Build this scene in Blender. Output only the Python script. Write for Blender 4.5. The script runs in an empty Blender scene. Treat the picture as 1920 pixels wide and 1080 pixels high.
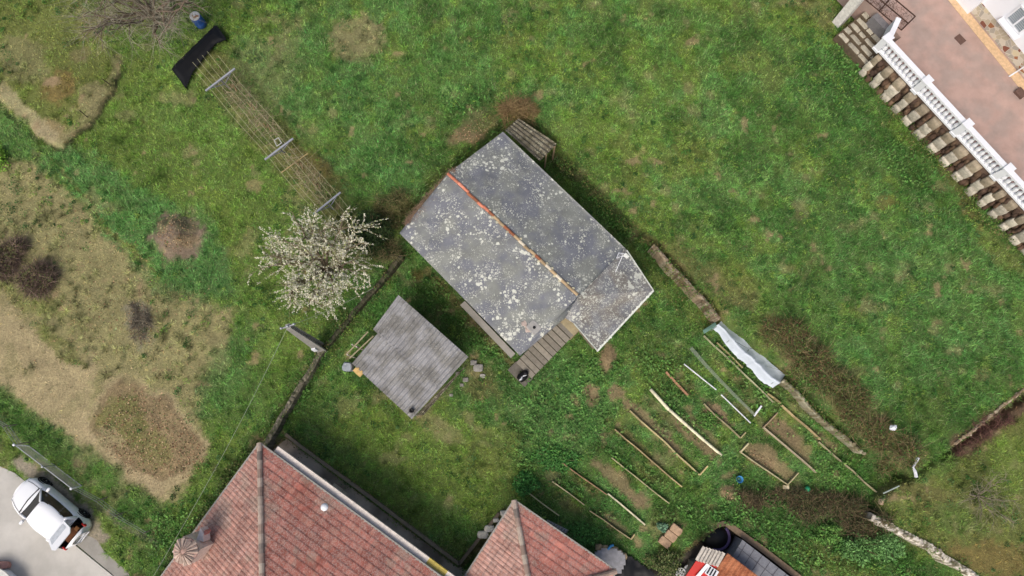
import bpy, math, random
import numpy as np
rng = np.random.default_rng(7)
random.seed(7)
D = bpy.data
C = bpy.context.scene.collection
# ---------------------------------------------------------------- camera, sky, sun, exposure
F_PX, CAM_H, TILT = 1297.0, 37.0, math.radians(10.5)
cam_d = D.cameras.new('camera'); cam = D.objects.new('camera', cam_d); C.objects.link(cam)
cam_d.sensor_width = 36.0; cam_d.lens = 36.0*F_PX/1920.0; cam_d.clip_end = 3000; cam_d.clip_start = 0.5
cam.location = (0, 0, CAM_H); cam.rotation_euler = (TILT, 0, 0)
bpy.context.scene.camera = cam
SUN_EL, SUN_AZ = math.radians(52), math.radians(205)
w = D.worlds.new("World"); bpy.context.scene.world = w; w.use_nodes = True
nt = w.node_tree; bg = nt.nodes['Background']
sky = nt.nodes.new('ShaderNodeTexSky'); sky.sky_type = 'NISHITA'; sky.sun_disc = False
sky.sun_elevation = SUN_EL; sky.sun_rotation = SUN_AZ; sky.dust_density = 6.0; sky.air_density = 1.0; sky.ozone_density = 0.6
nt.links.new(sky.outputs[0], bg.inputs[0]); bg.inputs[1].default_value = 0.12
sl = D.lights.new('sun', 'SUN'); sl.energy = 1.55; sl.angle = math.radians(28); sl.color = (1, 0.965, 0.92)
so = D.objects.new('sun', sl); C.objects.link(so); so.location = (0, -20, 60)
so.rotation_euler = (math.pi/2-SUN_EL, 0, math.pi-SUN_AZ)
vs = bpy.context.scene.view_settings
vs.view_transform = 'Standard'; vs.look = 'None'; vs.gamma = 1.0; vs.exposure = 0.12
# ---------------------------------------------------------------- plan coordinates
ct, st = math.cos(TILT), math.sin(TILT)
def P(px, py, z=0.0):
    """point at height z seen at photo pixel px, py of the 1920x1080 survey photo"""
    u, v = (px-960.0), (540.0-py)
    dy = v*ct + F_PX*st; dz = v*st - F_PX*ct
    t = (z-CAM_H)/dz
    return np.array([u*t, dy*t, z])
def PX(x, y, z):
    X = x; Y = y; Z = z-CAM_H
    v = Y*ct + Z*st; d = Y*st - Z*ct
    return 960.0 + F_PX*X/d, 540.0 - F_PX*v/d
def hashn(ix, iy, seed):
    h = (ix.astype(np.int64)*374761393 + iy.astype(np.int64)*668265263 + seed*1442695041) & 0xffffffff
    h = ((h ^ (h >> 13))*1274126177) & 0xffffffff
    return ((h ^ (h >> 16)) & 0xffff)/65535.0
def vn(x, y, s, seed):
    x = np.asarray(x, float)/s; y = np.asarray(y, float)/s
    ix = np.floor(x); iy = np.floor(y); fx = x-ix; fy = y-iy
    fx = fx*fx*(3-2*fx); fy = fy*fy*(3-2*fy)
    a = hashn(ix, iy, seed); b = hashn(ix+1, iy, seed); c = hashn(ix, iy+1, seed); d = hashn(ix+1, iy+1, seed)
    return (a*(1-fx)+b*fx)*(1-fy)+(c*(1-fx)+d*fx)*fy
def fbm(x, y, s, seed, o=4):
    t = 0; a = 0.5; n = 0
    for k in range(o):
        t = t + a*vn(x, y, s/2**k, seed+17*k); n += a; a *= 0.55
    return t/n
def sdist(poly, x, y):
    """signed distance to polygon, positive inside"""
    d = np.full(np.shape(x), 1e9); ins = np.zeros(np.shape(x), bool); n = len(poly)
    for i in range(n):
        ax, ay = poly[i][0], poly[i][1]; bx, by = poly[(i+1) % n][0], poly[(i+1) % n][1]
        ex, ey = bx-ax, by-ay; L = ex*ex+ey*ey+1e-12
        t = np.clip(((x-ax)*ex+(y-ay)*ey)/L, 0, 1)
        d = np.minimum(d, (x-ax-t*ex)**2+(y-ay-t*ey)**2)
        c = ((ay > y) != (by > y)) & (x < (bx-ax)*(y-ay)/(by-ay+1e-12)+ax)
        ins ^= c
    d = np.sqrt(d)
    return np.where(ins, d, -d)
def ldist(pl, x, y):
    d = np.full(np.shape(x), 1e9)
    for (ax, ay), (bx, by) in zip(pl[:-1], pl[1:]):
        ex, ey = bx-ax, by-ay; L = ex*ex+ey*ey+1e-12
        t = np.clip(((x-ax)*ex+(y-ay)*ey)/L, 0, 1)
        d = np.minimum(d, (x-ax-t*ex)**2+(y-ay-t*ey)**2)
    return np.sqrt(d)
def ss(a, b, x):
    t = np.clip((x-a)/(b-a), 0, 1); return t*t*(3-2*t)
def wp(pts, z):
    return [tuple(P(a, b, z)[:2]) for a, b in pts]
# ---------------------------------------------------------------- terrain
LEVELS = [  # polygon, height, blend width
 (wp([(-900,-900),(-900,1500),(200,1500),(300,1085),(395,955),(470,850),(530,760),(612,655),(700,545),(752,470),(760,400),(860,300),(950,225),(1000,-900)], .5), .5, .5),
 (wp([(395,-700),(430,60),(452,112),(545,228),(600,310),(650,372),(745,392),(850,300),(945,222),(1010,225),(1062,290),(1215,440),(1245,470),(1300,520),(1352,590),(1475,690),(1640,850),(1715,893),(1790,840),(1925,742),(2900,300),(2900,-900)], 1.2), 1.2, .45),
 (wp([(1640,972),(1652,935),(1715,893),(1790,845),(1925,748),(2900,400),(2900,1600),(2000,1300),(1830,1090)], 1.0), 1.0, .4),
 (wp([(-300,-300),(60,-60),(200,88),(226,118),(207,172),(168,228),(120,278),(60,252),(0,186),(-300,20)], .85), .85, .25),
 (wp([(-300,800),(0,872),(28,886),(156,994),(194,1022),(211,1044),(242,1072),(262,1100),(400,1400),(-900,1400)], .35), .35, .4),
 (wp([(474,868),(487,850),(536,816),(548,826),(862,1062),(880,1032),(935,975),(1010,1010),(1160,1110),(1160,1500),(250,1500),(310,1085)], -.45), -.45, .22),
 (wp([(1262,1045),(1345,982),(1362,982),(1505,1085),(1700,1300),(1150,1300),(1165,1045),(1215,1060)], -1.0), -1.0, .25),
]
HEAPS = [(328,440,.5,1.35,1.15,.85), (270,815,.5,3.6,2.3,.16), (1373,925,0,.8,.8,.35), (1140,672,0,.5,.8,.15)]
HEAPS_W = [(P(a, b, z0)[0], P(a, b, z0)[1], rx, ry, h) for a, b, z0, rx, ry, h in HEAPS]
def GZ(x, y):
    x = np.asarray(x, float); y = np.asarray(y, float)
    z = np.zeros(x.shape)
    wx = x + .5*(fbm(x, y, 1.3, 5, 3)-.5); wy = y + .5*(fbm(x, y, 1.3, 9, 3)-.5)
    for li_, (poly, h, wd) in enumerate(LEVELS):
        sharp = h < 0 or wd < .23
        m = ss(-wd/2, wd/2, sdist(poly, x if sharp else wx, y if sharp else wy))
        if li_ == 3: m = m*ss(21.5, 18.0, y)
        z = z*(1-m)+h*m
    for hx, hy, rx, ry, h in HEAPS_W:
        r = np.sqrt(((x-hx)/rx)**2+((y-hy)/ry)**2)+.35*(fbm(x, y, .6, 31, 3)-.5)
        z = z + h*ss(1.05, .15, r)*(.85+.3*fbm(x, y, .3, 3, 2))
    hard = np.maximum(ss(-.3, .1, sdist(LEVELS[4][0], x, y)), np.maximum(ss(-.3, .1, sdist(LEVELS[5][0], x, y)), ss(-.3, .1, sdist(LEVELS[6][0], x, y))))
    return z + (1-.9*hard)*(.22*(fbm(x, y, 4.0, 21, 3)-.5) + .07*(fbm(x, y, .5, 23, 2)-.5))
def G(px, py):
    z = 0.0
    for k in range(6):
        p = P(px, py, z); z = float(GZ(p[0], p[1]))
    return P(px, py, z)
# ---------------------------------------------------------------- ground cover painting (albedo)
def lin(c):
    c = np.asarray(c, float)/255.0
    return np.where(c <= .04045, c/12.92, ((c+.055)/1.055)**2.4)
# kinds: name -> (rgb, grass density, grass height)
K = dict(
 green=((90,126,60),1,1), lush=((92,134,72),1,1.35), yel=((112,138,60),1,.8), dark=((64,102,46),1,1.3), olive=((118,126,66),.75,.7),
 straw=((154,148,104),.6,.55), sand=((170,154,120),.12,.4), soil=((130,114,86),.1,.5), mulch=((140,124,92),.12,.4), beige=((146,140,100),.45,.5),
 pink=((154,134,102),.12,.4), purple=((104,78,68),.25,.6), pale=((186,174,138),.3,.6), rust=((130,112,68),.5,.6), brown=((116,106,70),.45,.7),
 gravel=((150,140,124),.05,.4), deep=((44,62,30),.8,1.0), grey=((124,120,104),.25,.6), heap=((122,108,92),.08,.5))
# painted areas in survey pixels: ('p', polygon, kind, strength, edge) / ('e', x, y, rx, ry, deg, kind, strength) / ('l', polyline, width, kind, strength)
Z = [
 ('p', [(-90,-90),(430,-90),(440,80),(545,228),(640,360),(690,470),(600,655),(470,850),(300,1090),(-90,1090)], 'yel', .6, 25),
 ('p', [(-90,285),(60,300),(150,385),(230,462),(300,525),(385,555),(440,605),(432,690),(385,745),(385,850),(335,940),(270,925),(180,865),(60,785),(0,740),(-90,700)], 'straw', .95, 12),
 ('p', [(-90,560),(20,575),(90,640),(190,690),(165,780),(230,880),(320,915),(300,948),(180,868),(60,785),(0,735),(-90,700)], 'sand', .75, 26),
 ('e', 60, 560, 80, 22, 30, 'olive', .6), ('e', 110, 650, 60, 16, 38, 'olive', .7), ('e', 200, 480, 90, 30, 40, 'straw', .5),
 ('p', [(-90,-90),(90,-90),(200,90),(226,118),(207,172),(168,228),(120,278),(60,252),(0,186),(-90,150)], 'olive', .8, 8),
 ('e', 40, 110, 60, 40, 30, 'beige', .6), ('e', 112, 168, 30, 38, 20, 'rust', .85), ('e', 98, 156, 16, 13, 0, 'pink', .9), ('e', 170, 185, 40, 22, -50, 'beige', .8), ('e', 95, 245, 42, 22, 20, 'pink', .75),
 ('e', 145, 105, 20, 16, 0, 'soil', .5), ('e', 175, 55, 40, 28, 0, 'brown', .5), ('e', 250, 20, 100, 40, 0, 'brown', .5),
 ('l', [(0,172),(35,198),(75,240),(118,276)], 15, 'pale', .65), ('l', [(226,110),(218,160),(170,228),(118,278)], 5, 'soil', .9),
 ('p', [(-90,190),(0,200),(40,225),(90,282),(60,300),(-90,285)], 'lush', .7, 10), ('e', 5, 215, 18, 14, 0, 'green', .6),
 ('p', [(60,288),(130,272),(180,300),(250,345),(330,385),(420,470),(440,560),(385,552),(300,520),(228,455),(150,375)], 'lush', .95, 18),
 ('e', 200, 330, 60, 25, 30, 'lush', .6), ('e', 330, 500, 90, 60, 20, 'lush', .6), ('e', 375, 445, 30, 60, 0, 'lush', .6),
 ('l', [(95,300),(230,455),(300,520)], 4, 'rust', .5),
 ('e', 330, 442, 46, 40, 10, 'heap', 1), ('e', 332, 445, 50, 44, 10, 'heap', .95), ('e', 350, 448, 22, 14, 10, 'mulch', .6), ('e', 262, 605, 24, 46, -12, 'grey', .85), ('e', 245, 632, 26, 20, 0, 'beige', .6), ('e', 210, 370, 50, 20, 40, 'green', .4),
 ('p', [(222,695),(316,742),(388,832),(352,900),(310,935),(235,900),(152,810),(182,738)], 'sand', .8, 12),
 ('p', [(228,708),(310,752),(374,830),(342,880),(300,895),(240,865),(172,800),(196,745)], 'mulch', 1, 4),
 ('l', [(222,112),(212,150),(168,212),(120,266)], 12, 'beige', .6), ('l', [(120,283),(168,233),(209,178),(226,140)], 4, 'deep', .8), ('l', [(118,283),(60,257),(0,192)], 4, 'deep', .7), ('e', 225, 790, 50, 50, 0, 'olive', .6), ('l', [(228,708),(310,752),(374,830),(342,880),(300,895),(240,865),(172,800),(196,745),(228,708)], 5, 'soil', .75), ('e', 210, 820, 30, 14, 40, 'sand', .6), ('e', 270, 895, 30, 12, 30, 'sand', .6), ('e', 285, 840, 40, 30, 30, 'olive', .45), ('e', 345, 840, 30, 45, -20, 'soil', .6), ('e', 480, 350, 16, 14, 0, 'pink', .6),
 ('e', 455, 640, 30, 50, 20, 'green', .7), ('e', 440, 740, 70, 60, -50, 'green', .7), ('e', 420, 700, 40, 90, 25, 'lush', .5), ('l', [(0,755),(60,800),(180,880),(290,975),(270,1060)], 30, 'green', .75), ('l', [(0,770),(90,830)], 30, 'green', .8), ('e', 8, 850, 40, 24, 20, 'yel', .8),
 ('l', [(240,960),(350,1010),(300,1080)], 30, 'green', .9), ('l', [(35,870),(80,895),(150,955),(185,1010)], 15, 'gravel', .95), ('l', [(0,790),(30,830),(160,930),(240,990),(290,1020)], 6, 'grey', .6),
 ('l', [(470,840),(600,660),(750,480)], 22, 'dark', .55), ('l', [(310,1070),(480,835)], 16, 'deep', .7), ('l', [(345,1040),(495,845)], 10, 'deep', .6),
 ('l', [(400,125),(520,270),(665,425)], 38, 'brown', .6), ('l', [(440,95),(545,225),(600,300),(640,350)], 7, 'deep', .8), ('l', [(520,240),(640,360)], 16, 'rust', .4),
 ('l', [(620,360),(700,400),(770,400)], 26, 'dark', .5), ('e', 735, 385, 40, 24, 0, 'brown', .7),
 # the middle field
 ('e', 670, 70, 52, 46, 0, 'beige', .85), ('e', 500, 130, 60, 80, 20, 'beige', .45), ('e', 600, 250, 50, 40, 20, 'yel', .4), ('e', 480, 30, 60, 50, 0, 'yel', .6),
 ('e', 880, 245, 42, 24, -25, 'soil', .9), ('e', 915, 225, 24, 20, -25, 'brown', .8), ('e', 880, 210, 80, 34, -10, 'dark', .5), ('e', 850, 150, 100, 60, 0, 'lush', .4),
 ('e', 530, 165, 120, 100, 30, 'lush', .35), ('e', 680, 160, 70, 50, 0, 'lush', .5), ('e', 760, 300, 90, 50, 0, 'dark', .5), ('e', 740, 320, 60, 30, 0, 'lush', .6),
 ('e', 975, 210, 34, 22, 0, 'rust', .8), ('e', 1100, 235, 60, 40, 20, 'yel', .5), ('e', 1220, 260, 120, 60, 30, 'yel', .35), ('e', 1290, 300, 50, 40, 0, 'olive', .4),
 ('e', 1550, 145, 80, 58, 30, 'dark', .75), ('e', 1590, 260, 60, 50, 30, 'dark', .4), ('e', 1700, 300, 90, 44, 50, 'dark', .7), ('e', 1740, 390, 70, 40, 50, 'dark', .6), ('e', 1650, 470, 140, 90, 30, 'lush', .35),
 ('e', 1790, 340, 14, 50, -35, 'rust', .8), ('e', 1825, 395, 14, 50, -35, 'rust', .6), ('e', 1690, 245, 20, 40, -40, 'yel', .6), ('e', 1880, 470, 60, 30, 50, 'olive', .6), ('e', 1660, 380, 20, 12, 0, 'rust', .5),
 ('e', 1530, 20, 50, 30, 30, 'brown', .55), ('e', 1590, 60, 24, 14, 40, 'brown', .7), ('l', [(1590,80),(1700,235),(1915,480)], 16, 'dark', .55), ('e', 1480, 40, 50, 30, 0, 'yel', .5),
 ('l', [(1270,480),(1400,560)], 22, 'brown', .55), ('e', 1370, 520, 50, 26, 30, 'olive', .6), ('e', 1180, 300, 20, 60, -20, 'olive', .4), ('e', 1780, 620, 200, 80, -20, 'lush', .4), ('e', 1750, 740, 120, 80, -20, 'dark', .4),
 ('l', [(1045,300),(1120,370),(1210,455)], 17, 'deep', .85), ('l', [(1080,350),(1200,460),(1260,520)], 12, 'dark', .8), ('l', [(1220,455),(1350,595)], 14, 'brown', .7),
 # yards and gardens
 ('e', 780, 870, 210, 120, 20, 'yel', .8), ('e', 790, 730, 60, 24, 0, 'beige', .5), ('e', 900, 720, 30, 30, 0, 'brown', .55), ('e', 640, 760, 40, 20, 0, 'beige', .35), ('e', 930, 850, 60, 60, 0, 'olive', .45),
 ('e', 590, 760, 60, 40, -50, 'green', .6), ('e', 820, 800, 50, 20, 30, 'beige', .5), ('e', 850, 1020, 50, 60, 20, 'dark', .4), ('l', [(660,700),(760,800)], 12, 'dark', .5), ('l', [(560,800),(900,1000)], 18, 'green', .6),
 ('l', [(630,690),(760,560)], 20, 'dark', .4), ('l', [(760,530),(880,650),(960,720)], 26, 'dark', .6), ('l', [(800,510),(960,680)], 10, 'brown', .7), ('l', [(880,680),(1000,790)], 14, 'brown', .4), ('e', 780, 520, 16, 10, 30, 'rust', .6),
 ('e', 1060, 760, 110, 90, 20, 'lush', .8), ('e', 1100, 650, 40, 30, 0, 'green', .8), ('e', 1240, 620, 100, 60, 40, 'dark', .35), ('e', 1230, 680, 60, 60, 40, 'olive', .3), ('e', 1140, 672, 16, 30, 10, 'soil', 1), ('e', 1105, 738, 15, 23, 0, 'soil', 1), ('e', 1155, 733, 17, 14, 0, 'soil', .9),
 ('e', 1240, 770, 60, 10, 44, 'soil', .5), ('e', 1205, 842, 70, 10, 42, 'brown', .7), ('e', 1400, 770, 40, 8, 44, 'soil', .5), ('e', 1310, 790, 50, 9, 44, 'mulch', .6), ('e', 1500, 850, 40, 10, 44, 'brown', .6), ('e', 1090, 905, 50, 8, 38, 'brown', .6), ('e', 1160, 905, 70, 15, 38, 'soil', .85), ('e', 1190, 935, 30, 10, 40, 'soil', .7), ('e', 1150, 980, 38, 12, 36, 'soil', .7), ('e', 1070, 945, 40, 10, 36, 'brown', .5), ('e', 1225, 800, 80, 12, 44, 'soil', .9), ('e', 1300, 815, 60, 12, 44, 'soil', .9), ('e', 1335, 838, 16, 14, 44, 'soil', .5),
 ('e', 1215, 890, 50, 9, 40, 'brown', .45), ('e', 1345, 775, 45, 13, 44, 'soil', 1), ('p', [(1455,778),(1432,802),(1515,874),(1530,840)], 'soil', .75, 4), ('p', [(1388,845),(1402,833),(1440,838),(1492,890),(1474,905)], 'mulch', .85, 4), ('e', 1290, 725, 30, 12, 44, 'brown', .6), ('e', 1430, 868, 46, 14, 36, 'mulch', .85), ('e', 1475, 812, 40, 14, 45, 'soil', .8), ('e', 1545, 825, 34, 9, 42, 'soil', .8), ('e', 1370, 700, 60, 10, 44, 'brown', .45),
 ('e', 1373, 925, 24, 18, 0, 'soil', 1), ('e', 1368, 888, 20, 7, -30, 'soil', .7), ('e', 1330, 950, 24, 9, 0, 'brown', .7), ('e', 1560, 900, 50, 35, 0, 'green', .9), ('e', 1330, 970, 80, 30, 0, 'dark', .5), ('e', 1500, 1000, 170, 60, 20, 'dark', .95), ('e', 1660, 1040, 90, 40, 30, 'dark', .9), ('e', 1560, 1060, 90, 30, 20, 'olive', .5),
 ('p', [(1640,972),(1652,935),(1715,893),(1790,842),(1925,745),(2000,700),(2000,1100),(1840,1090)], 'olive', .8, 10),
 ('e', 1740, 930, 60, 30, 30, 'brown', .5), ('e', 1850, 1040, 80, 40, 20, 'rust', .75), ('e', 1800, 980, 60, 30, 30, 'green', .45), ('e', 1890, 870, 40, 60, 0, 'yel', .7), ('e', 1755, 870, 50, 26, -30, 'green', .6),
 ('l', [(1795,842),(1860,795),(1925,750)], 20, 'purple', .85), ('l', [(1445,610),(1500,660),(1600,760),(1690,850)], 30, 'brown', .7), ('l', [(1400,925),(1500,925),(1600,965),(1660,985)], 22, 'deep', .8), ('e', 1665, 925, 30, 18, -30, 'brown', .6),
 ('p', [(545,815),(562,838),(520,850),(500,842)], 'soil', .9, 4), ('l', [(500,850),(860,1090)], 30, 'soil', .8), ('l', [(870,1060),(945,960)], 9, 'brown', .8), ('p', [(1262,1045),(1345,982),(1505,1090),(1150,1110)], 'brown', 1, 5),
 ('e', 1010, 985, 50, 10, 40, 'brown', .7), ('e', 1245, 985, 30, 30, 0, 'brown', .3), ('e', 1590, 770, 60, 20, 45, 'brown', .4),
]
def paint(x, y, z, jit=5.5):
    px, py = PX(x, y, z)
    jx = (fbm(x, y, .9, 41, 3)-.5)*jit*4; jy = (fbm(x, y, .9, 57, 3)-.5)*jit*4
    qx, qy = px+jx, py+jy
    big = fbm(x, y, 6.0, 71, 3); med = fbm(x, y, 1.6, 83, 3); sm = .6*fbm(x, y, .6, 97, 3)+.4*vn(x, y, .14, 99)+.15*(vn(x, y, .06, 98)-.5); sm = .5+(sm-.5)*1.7
    col = np.empty(x.shape+(3,)); den = np.ones(x.shape); hgt = np.ones(x.shape)
    col[:] = lin(K['green'][0])
    def mix(kind, m):
        nonlocal col, den, hgt
        c, d, h = K[kind]
        col = col*(1-m)[..., None]+lin(c)*m[..., None]; den = den*(1-m)+d*m; hgt = hgt*(1-m)+h*m
    mix('yel', .45*ss(.5, .68, big)); mix('lush', .6*ss(.5, .62, med)); mix('yel', .7*ss(.56, .66, fbm(x, y, 1.1, 103, 4))); mix('olive', .4*ss(.64, .76, fbm(x, y, 2.6, 113, 3))); mix('dark', .75*ss(.53, .66, fbm(x, y, 1.5, 133, 4)))
    for zn in Z:
        if zn[0] == 'p':
            m = ss(-zn[4]*.7, zn[4]*.7, sdist(zn[1], qx, qy)-zn[4]*1.4*(sm-.5))*zn[3]; kind = zn[2]
        elif zn[0] == 'e':
            _, ex, ey, rx, ry, dg, kind, s_ = zn
            a = math.radians(dg); dx, dy = qx-ex, qy-ey
            r = np.sqrt(((dx*math.cos(a)+dy*math.sin(a))/rx)**2+((-dx*math.sin(a)+dy*math.cos(a))/ry)**2)
            m = ss(1.15, .75, r+.6*(sm-.5))*s_
        else:
            _, pl, wd, kind, s_ = zn
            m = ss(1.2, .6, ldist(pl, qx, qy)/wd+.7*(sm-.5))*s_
        mix(kind, m)
    sp = fbm(x, y, .8, 203, 3)
    mix('pink', .7*ss(.76, .83, sp)); mix('beige', .5*ss(.66, .76, fbm(x, y, 1.1, 223, 4))); mix('deep', .5*ss(.72, .80, fbm(x, y, .5, 243, 4)))
    v = .8+.4*fbm(x, y, .25, 251, 2)+.35*(med-.5)
    return col*v[..., None], den, hgt
# ---------------------------------------------------------------- mesh builder
class MB:
    def __init__(s): s.v = []; s.f = []; s.c = []; s.n = 0
    def add(s, v, f, col=(1, 1, 1)):
        v = np.asarray(v, float).reshape(-1, 3)
        if not isinstance(f, list) or (len(f) and not hasattr(f[0], '__len__')): f = [f]
        grp = {}
        for q in f:
            q = np.asarray(q)
            if q.ndim == 1: grp.setdefault(len(q), []).append(q)
            else: s.f.append(q+s.n)
        for k in grp: s.f.append(np.array(grp[k])+s.n)
        c = np.asarray(col, float)
        s.c.append(np.broadcast_to(c, (len(v), 3)).copy()); s.v.append(v); s.n += len(v)
    def mesh(s, name, off=(0, 0, 0), smooth=False):
        v = (np.concatenate(s.v)-np.asarray(off)).astype(np.float32); me = D.meshes.new(name)
        me.vertices.add(len(v)); me.vertices.foreach_set('co', v.ravel())
        li = np.concatenate([q.ravel() for q in s.f]).astype(np.int32)
        sz = np.concatenate([np.full(len(q), q.shape[1]) for q in s.f]).astype(np.int32)
        me.loops.add(len(li)); me.loops.foreach_set('vertex_index', li)
        me.polygons.add(len(sz)); me.polygons.foreach_set('loop_start', np.concatenate([[0], np.cumsum(sz)[:-1]]).astype(np.int32))
        me.polygons.foreach_set('loop_total', sz)
        me.polygons.foreach_set('use_smooth', np.full(len(sz), bool(smooth)))
        at = me.color_attributes.new('Col', 'FLOAT_COLOR', 'POINT')
        at.data.foreach_set('color', np.concatenate([np.concatenate(s.c), np.ones((len(v), 1))], 1).astype(np.float32).ravel())
        me.update(calc_edges=True); me.validate()
        return me
WL = {}
def thing(name, label, cat, loc=(0, 0, 0), group=None, kind=None):
    o = D.objects.new(name, None); C.objects.link(o); o.location = tuple(float(a) for a in loc); o.empty_display_size = .2
    o['label'] = label; o['category'] = cat
    if group: o['group'] = group
    if kind: o['kind'] = kind
    WL[o.name] = np.array(loc, float)
    return o
def part(name, mb, mat, parent=None, smooth=False, label=None):
    off = WL[parent.name] if parent else np.zeros(3)
    me = mb.mesh(name, off, smooth); me.materials.append(mat)
    o = D.objects.new(name, me); C.objects.link(o)
    if parent: o.parent = parent; WL[o.name] = off
    if label: o['label'] = label
    return o
def solo(name, mb, mat, label, cat, group=None, kind=None, smooth=False):
    v = np.concatenate(mb.v); off = np.array([v[:, 0].mean(), v[:, 1].mean(), v[:, 2].min()])
    me = mb.mesh(name, off, smooth); me.materials.append(mat)
    o = D.objects.new(name, me); C.objects.link(o); o.location = off
    WL[o.name] = off
    o['label'] = label; o['category'] = cat
    if group: o['group'] = group
    if kind: o['kind'] = kind
    return o
def structure(name, mb, mat, smooth=False):
    o = part(name, mb, mat, None, smooth); o['kind'] = 'structure'; return o
def U(v): v = np.asarray(v, float); return v/(np.linalg.norm(v)+1e-12)
UP = np.array([0, 0, 1.])
BOXF = [(0,3,2,1),(4,5,6,7),(0,1,5,4),(1,2,6,5),(2,3,7,6),(3,0,4,7)]
def box(mb, c, s, ax=None, col=(1, 1, 1)):
    ax = np.eye(3) if ax is None else np.asarray(ax)
    q = np.array([(-1,-1,-1),(1,-1,-1),(1,1,-1),(-1,1,-1),(-1,-1,1),(1,-1,1),(1,1,1),(-1,1,1)])*.5*np.asarray(s, float)
    mb.add(np.asarray(c)+q@ax, BOXF, col)
def beam(mb, a, b, w, h, col=(1, 1, 1), up=UP):
    """box whose bottom centre line runs a-b"""
    a, b = np.asarray(a, float), np.asarray(b, float); d = U(b-a); s = U(np.cross(up, d)); u = np.cross(d, s)
    box(mb, (a+b)/2+u*h/2, (np.linalg.norm(b-a), w, h), [d, s, u], col)
def prism(mb, poly, z0, z1, col=(1, 1, 1)):
    poly = [tuple(p[:2]) for p in poly]; n = len(poly)
    area = sum(poly[i][0]*poly[(i+1) % n][1]-poly[(i+1) % n][0]*poly[i][1] for i in range(n))
    if area < 0: poly = poly[::-1]
    z0 = np.broadcast_to(z0, n); z1 = np.broadcast_to(z1, n)
    if area < 0: z0 = z0[::-1]; z1 = z1[::-1]
    v = [(p[0], p[1], z0[i]) for i, p in enumerate(poly)]+[(p[0], p[1], z1[i]) for i, p in enumerate(poly)]
    mb.add(v, [tuple(range(n))[::-1], tuple(range(n, 2*n))]+[(i, (i+1) % n, n+(i+1) % n, n+i) for i in range(n)], col)
def tube(mb, pts, r, n=6, col=(1, 1, 1)):
    pts = np.asarray(pts, float); m = len(pts); r = np.broadcast_to(r, m)
    V = []; ref = None
    for i in range(m):
        d = U(pts[min(i+1, m-1)]-pts[max(i-1, 0)])
        if ref is None: ref = U(np.cross(d, UP if abs(d[2]) < .9 else (1, 0, 0)))
        ref = U(ref-d*np.dot(ref, d)); b = np.cross(d, ref)
        for k in range(n):
            a = 2*math.pi*k/n; V.append(pts[i]+r[i]*(math.cos(a)*ref+math.sin(a)*b))
    Fc = [(i*n+k, i*n+(k+1) % n, (i+1)*n+(k+1) % n, (i+1)*n+k) for i in range(m-1) for k in range(n)]
    mb.add(V, Fc+[tuple(range(n))[::-1], tuple(range((m-1)*n, m*n))], col)
def lathe(mb, c, prof, n=16, col=(1, 1, 1), ax=None):
    ax = np.eye(3) if ax is None else np.asarray(ax)
    V = [np.asarray(c)+np.array([r*math.cos(2*math.pi*k/n), r*math.sin(2*math.pi*k/n), z])@ax for r, z in prof for k in range(n)]
    m = len(prof)
    Fc = [(i*n+k, i*n+(k+1) % n, (i+1)*n+(k+1) % n, (i+1)*n+k) for i in range(m-1) for k in range(n)]
    mb.add(V, Fc+[tuple(range(n))[::-1], tuple(range((m-1)*n, m*n))], col)
def rock(mb, c, s, ax=None, col=(1, 1, 1), sq=.45, jit=.12, n=10, m=7):
    """rounded boulder: superellipsoid with lumps"""
    ax = np.eye(3) if ax is None else np.asarray(ax)
    V = []; sd = rng.integers(0, 9999)
    for i in range(m+1):
        t = -math.pi/2+math.pi*i/m
        for k in range(n):
            a = 2*math.pi*k/n
            f = lambda q: math.copysign(abs(q)**sq, q)
            p = np.array([f(math.cos(t))*f(math.cos(a)), f(math.cos(t))*f(math.sin(a)), f(math.sin(t))])
            V.append(p*(1+jit*(rng.random()*2-1)))
    V = np.array(V)*.5*np.asarray(s); V[:n] = V[:n].mean(0); V[-n:] = V[-n:].mean(0)
    Fc = [(i*n+k, i*n+(k+1) % n, (i+1)*n+(k+1) % n, (i+1)*n+k) for i in range(m) for k in range(n)]
    mb.add(np.asarray(c)+V@ax, Fc, col)
def stalks(mb, p0, d, L, W, bend, col, sides=2, seg=3):
    """many thin stems at once: p0, d, bend (N,3); L, W (N)"""
    p0 = np.asarray(p0, float); N = len(p0); d = d/(np.linalg.norm(d, axis=1, keepdims=True)+1e-9)
    L = np.broadcast_to(L, N)[:, None]; W = np.broadcast_to(W, N)[:, None]
    r = rng.normal(size=(N, 3)); s = np.cross(d, r); s /= np.linalg.norm(s, axis=1, keepdims=True)+1e-9
    b = np.cross(d, s); V = []
    for i in range(seg+1):
        t = i/seg; cpt = p0+d*L*t+bend*L*t*t; wd = W*(1-.75*t)*.5
        for k in range(sides):
            a = 2*math.pi*k/sides; V.append(cpt+wd*(math.cos(a)*s+math.sin(a)*b))
    V = np.stack(V, 1); base = (np.arange(N)*(seg+1)*sides)[:, None]
    F_ = []
    for i in range(seg):
        for k in range(sides if sides > 2 else 1):
            F_.append(base+np.array([[i*sides+k, i*sides+(k+1) % sides, (i+1)*sides+(k+1) % sides, (i+1)*sides+k]]))
    col = np.broadcast_to(np.asarray(col, float), (N, 3))
    mb.add(V.reshape(-1, 3), np.concatenate(F_), np.repeat(col, (seg+1)*sides, 0))
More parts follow.
